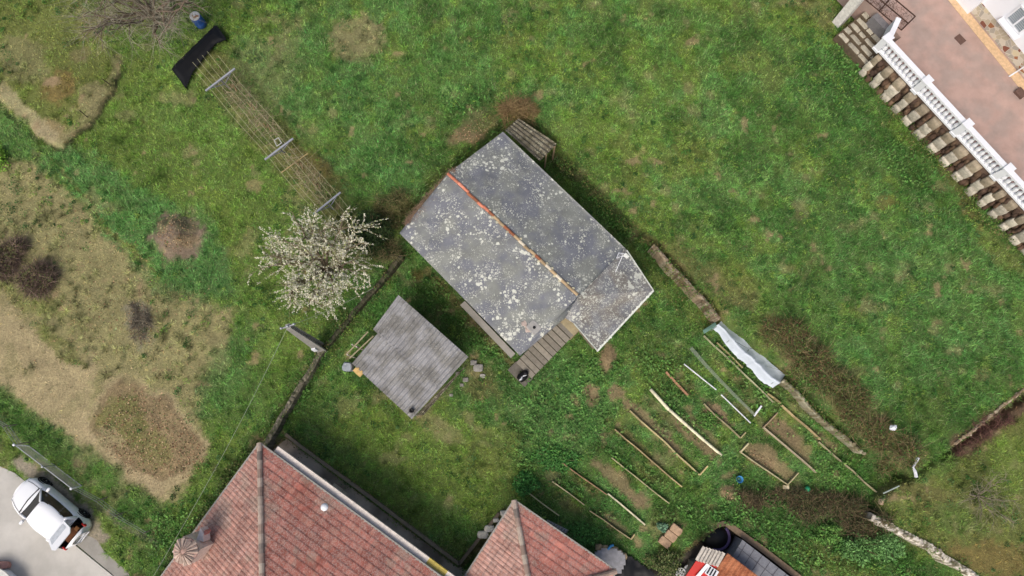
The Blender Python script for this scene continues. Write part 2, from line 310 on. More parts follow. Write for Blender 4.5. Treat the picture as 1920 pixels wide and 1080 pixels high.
def leaves(mb, pos, size, col, flat=.5, asp=.6):
    N = len(pos); size = np.broadcast_to(size, N)[:, None]
    nrm = rng.normal(size=(N, 3))*flat; nrm[:, 2] = 1; nrm /= np.linalg.norm(nrm, axis=1, keepdims=True)
    a = rng.random(N)*2*math.pi; t = np.stack([np.cos(a), np.sin(a), np.zeros(N)], 1)
    t = t-nrm*(t*nrm).sum(1, keepdims=True); t /= np.linalg.norm(t, axis=1, keepdims=True); b = np.cross(nrm, t)
    V = np.stack([pos-t*size*.5, pos+b*size*asp*.5+t*size*.05, pos+t*size*.5, pos-b*size*asp*.5+t*size*.05], 1)
    V[:, 1] += nrm*size*.08; V[:, 3] += nrm*size*.08
    col = np.broadcast_to(np.asarray(col, float), (N, 3))
    mb.add(V.reshape(-1, 3), (np.arange(N)*4)[:, None]+np.arange(4)[None], np.repeat(col, 4, 0))
# ---------------------------------------------------------------- materials
def mat(name, rgb=None, rough=.8, var=.25, scale=3.0, bump=.0, bscale=30.0, metal=0.0, spec=.3, rgb2=None, trans=0.0, bdist=.02, streak=None, alpha=1.0):
    m = D.materials.new(name); m.use_nodes = True; n = m.node_tree; B = n.nodes['Principled BSDF']
    B.inputs['Roughness'].default_value = rough; B.inputs['Metallic'].default_value = metal; B.inputs['Specular IOR Level'].default_value = spec
    tc = n.nodes.new('ShaderNodeNewGeometry'); N1 = n.nodes.new('ShaderNodeTexNoise'); N1.inputs['Scale'].default_value = scale; N1.inputs['Detail'].default_value = 6; N1.inputs['Roughness'].default_value = .65
    src = tc.outputs['Position']
    if streak:
        mp = n.nodes.new('ShaderNodeMapping'); mp.inputs['Scale'].default_value = streak; n.links.new(src, mp.inputs[0]); n.links.new(mp.outputs[0], N1.inputs['Vector'])
    else: n.links.new(src, N1.inputs['Vector'])
    mr = n.nodes.new('ShaderNodeMapRange'); mr.inputs[1].default_value = .3; mr.inputs[2].default_value = .7; mr.inputs[3].default_value = 1-var; mr.inputs[4].default_value = 1+var
    n.links.new(N1.outputs['Fac'], mr.inputs[0])
    if rgb is None:
        at = n.nodes.new('ShaderNodeVertexColor'); at.layer_name = 'Col'; base = at.outputs['Color']
    elif rgb2 is not None:
        mx0 = n.nodes.new('ShaderNodeMix'); mx0.data_type = 'RGBA'; N2 = n.nodes.new('ShaderNodeTexNoise'); N2.inputs['Scale'].default_value = scale*.7; N2.inputs['Detail'].default_value = 7
        n.links.new(src, N2.inputs['Vector']); r2 = n.nodes.new('ShaderNodeMapRange'); r2.inputs[1].default_value = .42; r2.inputs[2].default_value = .6; n.links.new(N2.outputs['Fac'], r2.inputs[0])
        n.links.new(r2.outputs[0], mx0.inputs[0]); mx0.inputs[6].default_value = (*lin(rgb), 1); mx0.inputs[7].default_value = (*lin(rgb2), 1); base = mx0.outputs[2]
    else:
        rg = n.nodes.new('ShaderNodeRGB'); rg.outputs[0].default_value = (*lin(rgb), 1); base = rg.outputs[0]
    mx = n.nodes.new('ShaderNodeVectorMath'); mx.operation = 'SCALE'; n.links.new(base, mx.inputs[0]); n.links.new(mr.outputs[0], mx.inputs['Scale'])
    n.links.new(mx.outputs[0], B.inputs['Base Color'])
    if trans: B.inputs['Transmission Weight'].default_value = trans
    if alpha < 1: B.inputs['Alpha'].default_value = alpha
    if bump:
        N3 = n.nodes.new('ShaderNodeTexNoise'); N3.inputs['Scale'].default_value = bscale; N3.inputs['Detail'].default_value = 4; n.links.new(src, N3.inputs['Vector'])
        bp = n.nodes.new('ShaderNodeBump'); bp.inputs['Strength'].default_value = bump; bp.inputs['Distance'].default_value = bdist; n.links.new(N3.outputs['Fac'], bp.inputs['Height']); n.links.new(bp.outputs[0], B.inputs['Normal'])
    m['n'] = mx.name; return m
def lichen(m, rgb, layers):
    """adds crusty growth: layers of (cell scale, radius, cover threshold, amount)"""
    n = m.node_tree; B = n.nodes['Principled BSDF']; cur = B.inputs['Base Color'].links[0].from_socket
    geo = n.nodes.new('ShaderNodeNewGeometry')
    wn = n.nodes.new('ShaderNodeTexNoise'); wn.inputs['Scale'].default_value = 14; wn.inputs['Detail'].default_value = 4; n.links.new(geo.outputs['Position'], wn.inputs['Vector'])
    wa = n.nodes.new('ShaderNodeVectorMath'); wa.operation = 'MULTIPLY_ADD'; n.links.new(wn.outputs['Color'], wa.inputs[0]); wa.inputs[1].default_value = (.16, .16, .16); n.links.new(geo.outputs['Position'], wa.inputs[2])
    for i, (sc, rad, th, am) in enumerate(layers):
        vo = n.nodes.new('ShaderNodeTexVoronoi'); vo.inputs['Scale'].default_value = sc; n.links.new(wa.outputs[0], vo.inputs['Vector'])
        no = n.nodes.new('ShaderNodeTexNoise'); no.inputs['Scale'].default_value = .55+.5*i; no.inputs['Detail'].default_value = 5; no.inputs['Roughness'].default_value = .7; n.links.new(geo.outputs['Position'], no.inputs['Vector'])
        sx = n.nodes.new('ShaderNodeSeparateColor'); n.links.new(vo.outputs['Color'], sx.inputs[0])
        # radius varies with cell and cover
        cv = n.nodes.new('ShaderNodeMapRange'); cv.inputs[1].default_value = th; cv.inputs[2].default_value = th+.22; n.links.new(no.outputs['Fac'], cv.inputs[0])
        rr = n.nodes.new('ShaderNodeMath'); rr.operation = 'MULTIPLY'; n.links.new(sx.outputs[0], rr.inputs[0]); n.links.new(cv.outputs[0], rr.inputs[1])
        r3 = n.nodes.new('ShaderNodeMath'); r3.operation = 'MULTIPLY'; n.links.new(rr.outputs[0], r3.inputs[0]); r3.inputs[1].default_value = rad
        df = n.nodes.new('ShaderNodeMath'); df.operation = 'SUBTRACT'; n.links.new(r3.outputs[0], df.inputs[0]); n.links.new(vo.outputs['Distance'], df.inputs[1])
        mm = n.nodes.new('ShaderNodeMapRange'); mm.inputs[1].default_value = -.03; mm.inputs[2].default_value = .06; mm.inputs[4].default_value = am; n.links.new(df.outputs[0], mm.inputs[0])
        mx = n.nodes.new('ShaderNodeMix'); mx.data_type = 'RGBA'; n.links.new(mm.outputs[0], mx.inputs[0]); n.links.new(cur, mx.inputs[6])
        c0 = lin(rgb if i % 2 == 0 else tuple(q*.92 for q in rgb)); mx.inputs[7].default_value = (*c0, 1); cur = mx.outputs[2]
    n.links.new(cur, B.inputs['Base Color']); return m
M = {}
M['ground'] = mat('ground_soil', None, .95, .35, 9.0, 1.0, 22, bdist=.05)
M['grass'] = mat('grass_blades', None, .75, .12, 1.0, spec=.15)
M['leaf'] = mat('leaf', None, .6, .15, 2.0, spec=.25)
M['twig'] = mat('twig', None, .9, .2, 8.0)
M['vcol'] = mat('painted_variation', None, .85, .2, 6.0, .5, 40)
M['rockm'] = mat('rock', None, .9, .3, 5.0, .8, 18)
M['slate'] = lichen(mat('fibre_cement_roof', (108,111,118), .6, .2, 1.3, .25, 30, rgb2=(124,127,122)), (204,206,194), [(5.0,.8,.43,.95), (11.,.72,.40,.95), (2.6,.5,.56,.8), (20.,.62,.38,.8)])
M['slate2'] = lichen(mat('annex_roof', (116,118,122), .7, .25, 1.3, .25, 30, rgb2=(116,112,106)), (200,202,190), [(5.,.7,.42,.85), (9.,.7,.4,.85), (16.,.6,.36,.7), (8.,.5,.45,.7), (24.,.6,.32,.6)])
M['corr'] = lichen(mat('corrugated_fibre_cement', (150,150,151), .85, .25, 1.8, .4, 40, rgb2=(124,123,119)), (190,190,184), [(14.,.6,.42,.5), (24.,.6,.38,.45), (3.,.4,.5,.4)])
M['corr_old'] = lichen(mat('old_corrugated_sheet', (104,98,84), .9, .3, 4.0, .6, 30, rgb2=(80,76,60)), (165,162,140), [(9.,.6,.32,.8), (18.,.6,.36,.7)])
M['tile'] = lichen(mat('roof_tiles', None, .9, .2, 2.0, .4, 40), (204,184,174), [(30.,.85,.25,.42), (15.,.7,.34,.3)])
M['white'] = mat('white_paint', (226,229,234), .6, .05, 1.0)
M['whitewall'] = mat('white_render', (232,236,242), .85, .04, .6, .3, 60)
M['conc'] = mat('concrete', (150,147,140), .9, .16, 1.2, .4, 40)
M['dconc'] = mat('stained_concrete', (178,164,148), .9, .3, 1.1, .4, 30, rgb2=(140,128,114))
M['steel'] = mat('galvanised_steel', (168,172,176), .45, .1, 4, metal=.6)
M['black'] = mat('black_plastic', (16,17,20), .5, .2, 3)
M['rubber'] = mat('rubber', (24,24,26), .8, .1, 3)
M['glass'] = mat('dark_glass', (22,28,32), .08, .1, 1, spec=.6)
M['paint'] = mat('car_paint', (238,240,243), .25, .01, 1, spec=.5)
M['wood'] = mat('weathered_board', None, .9, .25, 6.0, .4, 50)
M['plastic_blue'] = mat('blue_plastic', (52,92,160), .4, .1, 4)
M['film'] = mat('plastic_film', (196,206,216), .35, .07, 3.0, .3, 12, alpha=.93)
M['film_thin'] = mat('clear_film', (150,160,140), .3, .15, 6.0, alpha=.3)
M['patio'] = mat('stamped_concrete', (172,146,136), .75, .12, 1.4, .3, 25, rgb2=(158,140,132))
M['road'] = mat('road_concrete', (190,187,180), .92, .1, .8, .5, 60, rgb2=(176,173,166))
M['red'] = mat('red_metal', (186,42,36), .4, .08, 3)
M['purple'] = mat('purple_cloth', (92,80,120), .8, .15, 6)
M['mesh'] = mat('wire', (150,154,150), .5, .1, 4, metal=.5)
# ---------------------------------------------------------------- ground sheet
xs = np.concatenate([-np.geomspace(34, 700, 22)[::-1], np.arange(-33.5, 33.5, .11), np.geomspace(34, 700, 22)])
ys = np.concatenate([-np.geomspace(11, 700, 22)[::-1], np.arange(-10.6, 27.4, .11), np.geomspace(28, 700, 22)])
XX, YY = np.meshgrid(xs, ys); ZZ = GZ(XX, YY)
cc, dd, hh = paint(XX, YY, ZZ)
far = np.clip((np.maximum(np.abs(XX)-34, np.abs(YY-8)-20))/20, 0, 1)[..., None]
cc = cc*(1-far)+lin((90,110,58))*far
gcol = cc*(.62+.38*(1-dd))[..., None] + lin((96,80,56))*(.16*dd)[..., None]
nx, ny = len(xs), len(ys)
ii = (np.arange(ny-1)[:, None]*nx+np.arange(nx-1)[None]).ravel()
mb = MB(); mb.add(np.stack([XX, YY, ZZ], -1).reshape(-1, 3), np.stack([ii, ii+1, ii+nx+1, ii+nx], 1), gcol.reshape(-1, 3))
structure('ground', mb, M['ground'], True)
EXCL = [(wp(p, z)) for p, z in [
 ([(943,262),(775,437),(975,650),(1060,598),(1120,640),(1210,545),(1165,480)], 0), ([(746,570),(680,640),(772,770),(862,670)], 0),
 ([(487,850),(536,818),(862,1062),(830,1100),(300,1100)], -.45), ([(1610,0),(1660,110),(1930,430),(1930,-60),(1600,-60)], 1.2),
 ([(-40,872),(0,874),(28,888),(60,905),(156,996),(194,1024),(211,1046),(245,1078),(260,1120),(-60,1120)], .35), ([(964,950),(870,1085),(1150,1100),(1215,1070),(1150,1060)], -.5), ([(1262,1048),(1345,984),(1362,984),(1500,1088),(1150,1110),(1215,1062)], -1.0)]]
def free(x, y, mg=0.0):
    ok = np.ones(x.shape, bool)
    for p in EXCL: ok &= sdist(p, x, y) < -mg
    return ok
def scatter(n, x0=-31.5, x1=31.5, y0=-9, y1=26):
    x = rng.uniform(x0, x1, n); y = rng.uniform(y0, y1, n)
    hw = 26.2+(y+8)*.137+1.0
    k = np.abs(x) < hw; x = x[k]; y = y[k]
    k = free(x, y); x = x[k]; y = y[k]
    return x, y, GZ(x, y)
# grass: bunches of blades
x, y, z = scatter(230000)
c, dn, hg = paint(x, y, z)
k = rng.random(len(x)) < dn*.95+.04; x, y, z, c, dn, hg = x[k], y[k], z[k], c[k], dn[k], hg[k]
NB = 6
c = c*rng.uniform(.62, 1.6, (len(x), 1))*(.8+.45*vn(x, y, .22, 909))[:, None]; c = c*(1+rng.normal(0, .10, (len(x), 3))*np.array([1, .35, .8]))
px_ = np.repeat(x, NB)+rng.normal(0, .035, len(x)*NB); py_ = np.repeat(y, NB)+rng.normal(0, .035, len(x)*NB); pz_ = np.repeat(z, NB)-.02
N = len(px_); az = rng.random(N)*2*math.pi; lean = rng.uniform(.5, 1.35, N); bgt = np.repeat(np.where(rng.random(len(x)) < .3, 1.6, 1.0), NB); L = np.repeat(hg, NB)*rng.uniform(.06, .19, N)*bgt
dr = np.stack([np.cos(az)*np.sin(lean), np.sin(az)*np.sin(lean), np.cos(lean)], 1); sd_ = np.stack([-np.sin(az), np.cos(az), np.zeros(N)], 1)
p0 = np.stack([px_, py_, pz_], 1); wd = (rng.uniform(.007, .016, N)*bgt)[:, None]
V = np.stack([p0-sd_*wd, p0+sd_*wd, p0+dr*L[:, None]], 1)
cb = np.clip(np.repeat(c, NB, 0)*rng.uniform(.8, 1.25, (N, 1))*1.17, 0, 1)
pl_ = (rng.random(N) < .12)[:, None]*.6; cb = cb*(1-pl_)+lin((150,156,116))*pl_
mb = MB(); mb.add(V.reshape(-1, 3), np.arange(N*3).reshape(-1, 3), np.repeat(cb, 3, 0))
o = part('grass', mb, M['grass']); o['kind'] = 'stuff'; o['label'] = 'rough green and straw coloured grass covering the fields'; o['category'] = 'grass'
# ---------------------------------------------------------------- roads and slabs
def slab(name, pts, z, th, m, subdiv=None, thing_args=None):
    mb = MB(); prism(mb, wp(pts, z), z-th, z)
    return structure(name, mb, M[m]) if thing_args is None else solo(name, mb, M[m], *thing_args)
def sheet(poly, zf, step=.15):
    """grid sheet clipped to a polygon, following zf"""
    xs_ = np.arange(min(p[0] for p in poly), max(p[0] for p in poly)+step, step); ys_ = np.arange(min(p[1] for p in poly), max(p[1] for p in poly)+step, step)
    X, Y = np.meshgrid(xs_, ys_); S = sdist(poly, X, Y)
    n = len(xs_); i_ = (np.arange(len(ys_)-1)[:, None]*n+np.arange(n-1)[None]); ok = (S[:-1, :-1] > -step*.7)
    q = i_[ok]; Z = zf(X, Y)
    return np.stack([X, Y, Z], -1).reshape(-1, 3), np.stack([q, q+1, q+n+1, q+n], 1)
mb = MB()
prism(mb, wp([(-600,700),(0,874),(28,887),(75,925),(133,1016),(211,1079),(225,1100),(420,1300),(-900,1300)], .40), .30, .42)
structure('road', mb, M['road'])
mb = MB(); prism(mb, wp([(135,1014),(124,985),(156,992),(194,1022),(213,1044),(243,1072),(262,1100),(226,1100),(211,1077)], .39), .28, .39)
structure('road_edge', mb, M['conc'])
mb = MB(); prism(mb, wp([(538,822),(562,838),(700,940),(861,1060),(900,1090),(870,1140),(300,1140),(480,870)], -.42), -.6, -.39)
structure('path', mb, M['dconc'])
mb = MB(); prism(mb, wp([(1268,1045),(1345,986),(1366,988),(1500,1088),(1640,1250),(1100,1250),(1170,1040),(1215,1062)], -.96), -1.1, -.94)
structure('courtyard', mb, mat('yard_concrete', (112,104,94), .9, .25, 1.2, .3, 30, rgb2=(92,86,78)))
# ---------------------------------------------------------------- roofs and houses
def tile_plane(mb, O, e, up_in, pitch, L, depth, u0, u1, zoff=0., tw=.2, tl=.33, palette=None, du=.06, seed=1):
    """tiled slope: eave from O along e (0..L), rising inwards along up_in; clipped by hips u0(t), u1(t)"""
    e = U(e); n_in = U(up_in); nu = int(L/du)+1; dv = .0633; nv = int(depth/math.cos(pitch)/dv)+1
    u = np.linspace(0, L, nu); v = np.arange(nv)*dv
    Ug, Vg = np.meshgrid(u, v); hz = Vg*math.cos(pitch)
    row = np.floor(Vg/tl); fr = Vg/tl-row; cl = np.floor(Ug/tw)
    prof = .028*np.abs(np.cos(math.pi*Ug/tw))+.022*(1-fr)+.012*(hashn(cl, row, seed)-.5)
    nor = -n_in*math.sin(pitch)+UP*math.cos(pitch)
    pos = O+e*Ug[..., None]+(n_in*math.cos(pitch)+UP*math.sin(pitch))*Vg[..., None]+nor*prof[..., None]+UP*zoff
    ok = (Ug[:-1, :-1] >= u0(hz[:-1, :-1])) & (Ug[:-1, :-1] <= u1(hz[:-1, :-1]))
    idx = (np.arange(nv-1)[:, None]*nu+np.arange(nu-1)[None])[ok]
    pal = np.array([lin(p) for p in palette]); r = hashn(cl, row, seed+3); ci = np.minimum((r*len(pal)).astype(int), len(pal)-1)
    c = pal[ci]*(.85+.3*hashn(cl+7, row, seed+9))[..., None]
    pat = fbm(pos[..., 0], pos[..., 1], 1.2, seed+40, 3); c = c*(.75+.5*pat)[..., None]; ms = ss(.6, .72, fbm(pos[..., 0], pos[..., 1], .7, seed+60, 4))[..., None]*.5; c = c*(1-ms)+lin((150,136,120))*ms
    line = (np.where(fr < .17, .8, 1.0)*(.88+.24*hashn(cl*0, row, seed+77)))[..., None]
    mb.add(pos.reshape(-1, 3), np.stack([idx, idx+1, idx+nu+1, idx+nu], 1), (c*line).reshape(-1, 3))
def hip_caps(mb, a, b, r=.13, cols=((176,160,146),(150,130,118),(190,176,160),(130,120,112))):
    a, b = np.asarray(a), np.asarray(b); L = np.linalg.norm(b-a); n = int(L/.42); d = U(b-a)
    for i in range(n):
        p = a+d*(i*.42-.02); q = p+d*.45+UP*.015
        tube(mb, [p+UP*.0, q], [r*1.08, r*.92], 10, lin(cols[rng.integers(len(cols))])*rng.uniform(.8, 1.15))
def hip_house(name, label, cpx, rpx, ze, zb, L, W, pitch, pals, ov=.55, wall='whitewall'):
    Cn = P(*cpx, ze); Rn = P(*rpx, ze); a = U(Rn-Cn); b = np.array([a[1], -a[0], 0])
    if b[1] > 0: b = -b
    t = thing(name, label, 'house', (*(Cn+a*L/2+b*W/2)[:2], zb))
    half = min(L, W)/2; hgt = half*math.tan(pitch)
    c = [Cn, Cn+a*L, Cn+a*L+b*W, Cn+b*W]
    mb = MB()
    tile_plane(mb, Cn, a, b, pitch, L, half, lambda h: h, lambda h: L-h, palette=pals[0], seed=11)
    tile_plane(mb, Cn+b*W, -b, a, pitch, W, half, lambda h: h, lambda h: W-h, palette=pals[1], seed=12)
    for O, e, i_, l in ((c[1], b, -a, W), (c[2], -a, -b, L)):
        tile_plane(mb, O, e, i_, pitch, l, half, lambda h: h, lambda h, l=l: l-h, palette=pals[0], du=.12, seed=13)
    rf = part('roof', mb, M['tile'], t)
    if L > W: r0, r1 = Cn+a*half+b*half+UP*hgt, Cn+a*(L-half)+b*half+UP*hgt; ends = [r0, r1, r1, r0]
    else: r0, r1 = Cn+a*half+b*half+UP*hgt, Cn+a*half+b*(W-half)+UP*hgt; ends = [r0, r0, r1, r1]
    mb = MB()
    for q, en in zip(c, ends): hip_caps(mb, q+UP*.03, en+UP*.03)
    if np.linalg.norm(r1-r0) > .5: hip_caps(mb, r0, r1)
    part('ridge_tiles', mb, M['vcol'], rf)
    mb = MB(); inn = [q+(a*(ov if i in (0, 3) else -ov))+(b*(ov if i in (0, 1) else -ov)) for i, q in enumerate(c)]
    prism(mb, inn, zb, ze+.02+ov*math.tan(pitch)*.8); part('wall', mb, M[wall], t)
    mb = MB()
    for i in range(4):
        p, q = c[i], c[(i+1) % 4]; o_ = -U((inn[i]+inn[(i+1) % 4])/2-(p+q)/2)
        beam(mb, p+o_*.03-UP*.06, q+o_*.03-UP*.06, .09, .10)
    part('gutter', mb, M['conc'], t)
    mb = MB(); prism(mb, [q+(inn[i]-q)*.04 for i, q in enumerate(c)], ze-.05, ze-.01); part('soffit', mb, M['conc'], t)
    return t, Cn, a, b, inn
RED = [(162,100,86),(168,106,92),(154,94,82),(170,114,98)]
PINK = [(164,118,104),(158,112,100),(172,126,112),(152,108,96)]
big, BC, Ba, Bb, Binn = hip_house('tiled_house', 'large hipped red tile house with chimney, bottom left beside the sunken path', (487,832), (830,1085), 3.0, -.8, 12.9, 14, math.radians(21), (RED, PINK))
sm, SC, Sa, Sb, Sinn = hip_house('tiled_house', 'smaller hipped red tile house with pale hips next to the garden beds', (964,939), (1154,1071), 2.2, -.8, float(np.linalg.norm(P(1154,1071,2.2)-P(964,939,2.2))), 9, math.radians(22), ([(184,116,100),(192,124,108),(176,108,94)], [(176,132,118),(184,140,126),(166,122,108)]), .35)
print('angle big', P(295,1080,3)-P(487,832,3), Bb, 'small', P(862,1080,2.2)-P(964,939,2.2), Sb)
# cornice of the big house
mb = MB(); fr = P(520,862,1.9); c0 = BC+Ba*.75+Bb*.14; c1 = BC+Ba*12.7+Bb*.14
c0[2] = c1[2] = 2.7
cols = [(214,206,198)]
tL = np.linalg.norm(c1-c0); brk = [0, 9.0, 10.05, 11.3, 12.6, tL] ; cl = [(212,202,192), (178,160,84), (212,202,192), (176,156,80), (206,196,186)]
for s0, s1, q in zip(brk[:-1], brk[1:], cl):
    beam(mb, c0+Ba*s0-Bb*.36, c0+Ba*min(s1, tL)-Bb*.36, .3, .14, lin(q)*1.1)
part('cornice', mb, M['vcol'], big)
# chimney with a radial cap, roof vent
cb = P(372,1012,3.6); ctop = P(345,1034,5.1); cb = np.array([ctop[0], ctop[1], 3.2])
t = thing('chimney', 'cream chimney with a radial stone fin cap on the red roof', 'chimney', cb)
ax = [Ba, Bb, UP]
mb = MB(); box(mb, (ctop+cb)/2-UP*.1, (.95, .8, ctop[2]-cb[2]-.2), ax, lin((222,206,192))); part('stack', mb, M['vcol'], t)
mb = MB(); lathe(mb, ctop-UP*.22, [(.5,0),(.56,.04),(.54,.08),(.2,.30),(.02,.33)], 14, lin((176,146,134)), ax)
for k in range(17):
    a0_, a1_ = 2*math.pi*k/17, 2*math.pi*(k+.9)/17; am_ = (a0_+a1_)/2; rr_ = rng.uniform(.42, .64); f_ = lambda an, r, z: ctop+(Ba*math.cos(an)+Bb*math.sin(an))*r+UP*z
    v = [f_(am_, .10, .17), f_(a0_, rr_, -.10+rng.normal(0, .02)), f_(am_, rr_*1.04, -.06), f_(a1_, rr_, -.10+rng.normal(0, .02))]; mb.add(v+[q-UP*.04 for q in v], [(0,1,2,3),(7,6,5,4)]+[(i_, 4+i_, 4+(i_+1) % 4, (i_+1) % 4) for i_ in range(4)], lin((184,164,150))*rng.uniform(.75, 1.15))
part('cap', mb, M['vcol'], t)
mb = MB(); q = P(384,1004,4.2); prism(mb, [P(376,990,4.3)[:2], P(368,1012,4.3)[:2], P(382,1016,4.3)[:2], P(381,1000,4.3)[:2]], 3.6, 4.3, lin((222,212,206))); box(mb, P(386,1000,3.95), (.12,.34,.5), ax, lin((190,130,120))); part('flashing', mb, M['vcol'], t)
mb = MB(); q = P(608,951,4.2); lathe(mb, q-UP*.45, [(.05,0),(.05,.35),(.17,.36),(.18,.42),(.12,.5),(.02,.53)], 14); solo('roof_vent', mb, M['white'], 'round white vent cap standing on the red tile roof', 'roof vent', smooth=True)

# grey lichen house
ZE, ZR = 2.7, 3.45
N_, W_, S_, E_ = P(943,247,ZE), P(749,437,ZE), P(975,667,ZE), P(1173,466,ZE)
R0, R1 = P(840,325,ZR), P(1085,555,ZR)
E2, E3, E4, E1 = P(1225,545,ZE-.1), P(1120,657,ZE-.1), P(1076,606,ZE), P(1060,596,ZE+.1)
gh = thing('stone_house', 'grey lichen covered house with an orange ridge line in the centre', 'house', ((N_+S_)[0]/2, (N_+S_)[1]/2, 0))
def roofslab(mb, pts, th, col=(1, 1, 1)):
    pts = np.array(pts); n = len(pts)
    v = np.concatenate([pts, pts-UP*th]); mb.add(v, [tuple(range(n)), tuple(range(n, 2*n))[::-1]]+[(i, n+i, n+(i+1) % n, (i+1) % n) for i in range(n)], col)
def fixccw(pts):
    a = sum(pts[i][0]*pts[(i+1) % len(pts)][1]-pts[(i+1) % len(pts)][0]*pts[i][1] for i in range(len(pts)))
    return pts if a > 0 else pts[::-1]
def _later(): pass
mb = MB()
def warped(mb, A, B, Cc, Dd, n1, n2, th, amp=.02):
    """bilinear quad roof with slight sag; A-B eave, D-C ridge"""
    s, t_ = np.meshgrid(np.linspace(0, 1, n1), np.linspace(0, 1, n2))
    s = s[..., None]; t_ = t_[..., None]
    p = (A*(1-s)+B*s)*(1-t_)+(Dd*(1-s)+Cc*s)*t_
    p[..., 2] += amp*(fbm(p[..., 0], p[..., 1], 1.5, 61, 3)-.5)*2*np.clip(np.minimum(s, 1-s)[..., 0]*8, .3, 1)
    i_ = (np.arange(n2-1)[:, None]*n1+np.arange(n1-1)[None]).ravel(); f = np.stack([i_, i_+1, i_+n1+1, i_+n1], 1)
    if np.cross(p[0, 1]-p[0, 0], p[1, 0]-p[0, 0])[2] < 0: f = f[:, ::-1]
    P3 = p.reshape(-1, 3); low = P3-UP*th; nv = len(P3)
    edge = list(range(n1))+[r*n1+n1-1 for r in range(1, n2)]+[(n2-1)*n1+c for c in range(n1-2, -1, -1)]+[r*n1 for r in range(n2-2, 0, -1)]
    ef = [(edge[i], edge[i]+nv, edge[(i+1) % len(edge)]+nv, edge[(i+1) % len(edge)]) for i in range(len(edge))]
    mb.add(np.concatenate([P3, low]), [f, f[:, ::-1]+nv, np.array(ef)])
RS = P(1040,515,ZR)
_t = fixccw([S_, E1, R1]); roofslab(mb, [q-UP*.012 for q in _t], .08)
warped(mb, W_, S_, R1, R0, 50, 26, .09)
rf = part('roof', mb, M['slate'], gh, True)
mb = MB(); warped(mb, N_, E_, R1, R0+UP*.004, 50, 24, .09); part('roof', mb, M['slate'], gh, True)
mb = MB(); roofslab(mb, fixccw([R1-UP*.03, E_-UP*.03, E2, E3, E4, E1+UP*.02]), .1); ax_ = part('annex_roof', mb, M['slate2'], gh)
mb = MB()
beam(mb, E3-UP*.10+U(E3-E_)*.04, E2-UP*.10, .09, .13, lin((214,218,208)))
for k in range(30):
    q = E3+(E2-E3)*rng.random()+np.array([rng.normal(0, .03), rng.normal(0, .03), .02]); rock(mb, q, (.09,.09,.05), col=lin((222,226,214)), n=6, m=4)
q0 = E_+(E2-E_)*.04; beam(mb, q0-UP*.09, E2-UP*.09, .06, .12, lin((190,194,184)))
beam(mb, E4-UP*.09, E3-UP*.09, .05, .12, lin((190,194,184)))
part('fascia', mb, M['vcol'], ax_)
mb = MB(); box(mb, P(1174,480,ZE+.02), (.26,.2,.1), [U(E_-N_), U(np.cross(UP, E_-N_)), UP], lin((214,216,206))); part('corner_stone', mb, M['vcol'], gh)
# ridge of mortar and orange tiles
mb = MB(); d = U(R1-R0); Lr = np.linalg.norm(R1-R0); n = int(Lr/.36)
for i in range(n):
    f = i/n; p = R0+d*(i*.36); q = p+d*.39
    g = lin((200,126,100)) if f < .33 else lin((172,150,118)) if rng.random() < .8 else lin((190,124,90))
    if rng.random() < .25: g = lin((206,196,176)) if f > .35 else lin((214,140,116))
    if rng.random() < .15: g = lin((150,96,70))
    s_ = np.cross(d, UP)*rng.normal(0, .012)
    tube(mb, [p+s_-UP*.02, q+s_], [.085, .075], 8, g*rng.uniform(.8, 1.15))
    if f > .3 and rng.random() < .8: rock(mb, p+np.cross(d, UP)*rng.choice([-.1, .1])+UP*.0, (.16,.12,.07), col=lin((190,186,160))*rng.uniform(.7, 1.1), n=6, m=4)
part('ridge_tiles', mb, M['vcol'], gh)
def inset(pts, k):
    c = np.mean(pts, 0); return [q+(c-q)*k/np.linalg.norm(q-c) for q in pts]
mb = MB(); prism(mb, inset([N_, W_, S_, E1, R1, E_], .45), -.3, 2.62); prism(mb, inset([R1*.5+E_*.5, E_, E2, E3, E4], .3), -.3, 2.5); part('wall', mb, mat('stone_wall', (150,140,122), .9, .35, 3, .8, 12, rgb2=(110,104,92)), gh)
# gable fills under the ridge
mb = MB()
for r, a_, b_ in ((R0, N_, W_),):
    c = (a_+b_)/2; i_ = U(S_-W_)*.35
    mb.add([a_+i_-UP*.15, b_+i_-UP*.15, r+i_-UP*.15, a_+i_*1.4-UP*.15, b_+i_*1.4-UP*.15, r+i_*1.4-UP*.15], [(0,1,2),(3,5,4),(0,3,4,1),(1,4,5,2),(2,5,3,0)])
part('gable', mb, D.materials['stone_wall'], gh)
# concrete ledge along the south west wall
a_, b_ = P(862,566,.5), P(960,684,.5)
mb = MB(); beam(mb, P(868,570,.35), P(962,668,.35), .32, .35, lin((150,142,124))); part('ledge', mb, M['conc'], gh)
mb = MB(); q = P(1001,614,2.95); axr = [U(S_-W_), U(np.cross(UP, S_-W_)), UP]
rock(mb, q+UP*.02, (.62,.55,.16), axr, lin((158,156,152)), .3, .04, 12, 6)
for k in range(8): rock(mb, q+axr[0]*rng.uniform(-.7, -.1)+axr[1]*rng.uniform(-.3, .3)-UP*.02, (.3,.22,.06), col=lin((176,160,150)), n=7, m=4)
cm = part('chimney_pad', mb, M['vcol'], gh)
mb = MB(); lathe(mb, q+UP*.08+axr[0]*.02, [(.075,0),(.075,.05),(.02,.052)], 12); part('flue_hole', mb, M['black'], cm)
mb = MB(); lathe(mb, P(876,321,3.1)-UP*.02, [(.05,0),(.06,.07),(.02,.08)], 8); part('pipe_stub', mb, M['black'], gh)
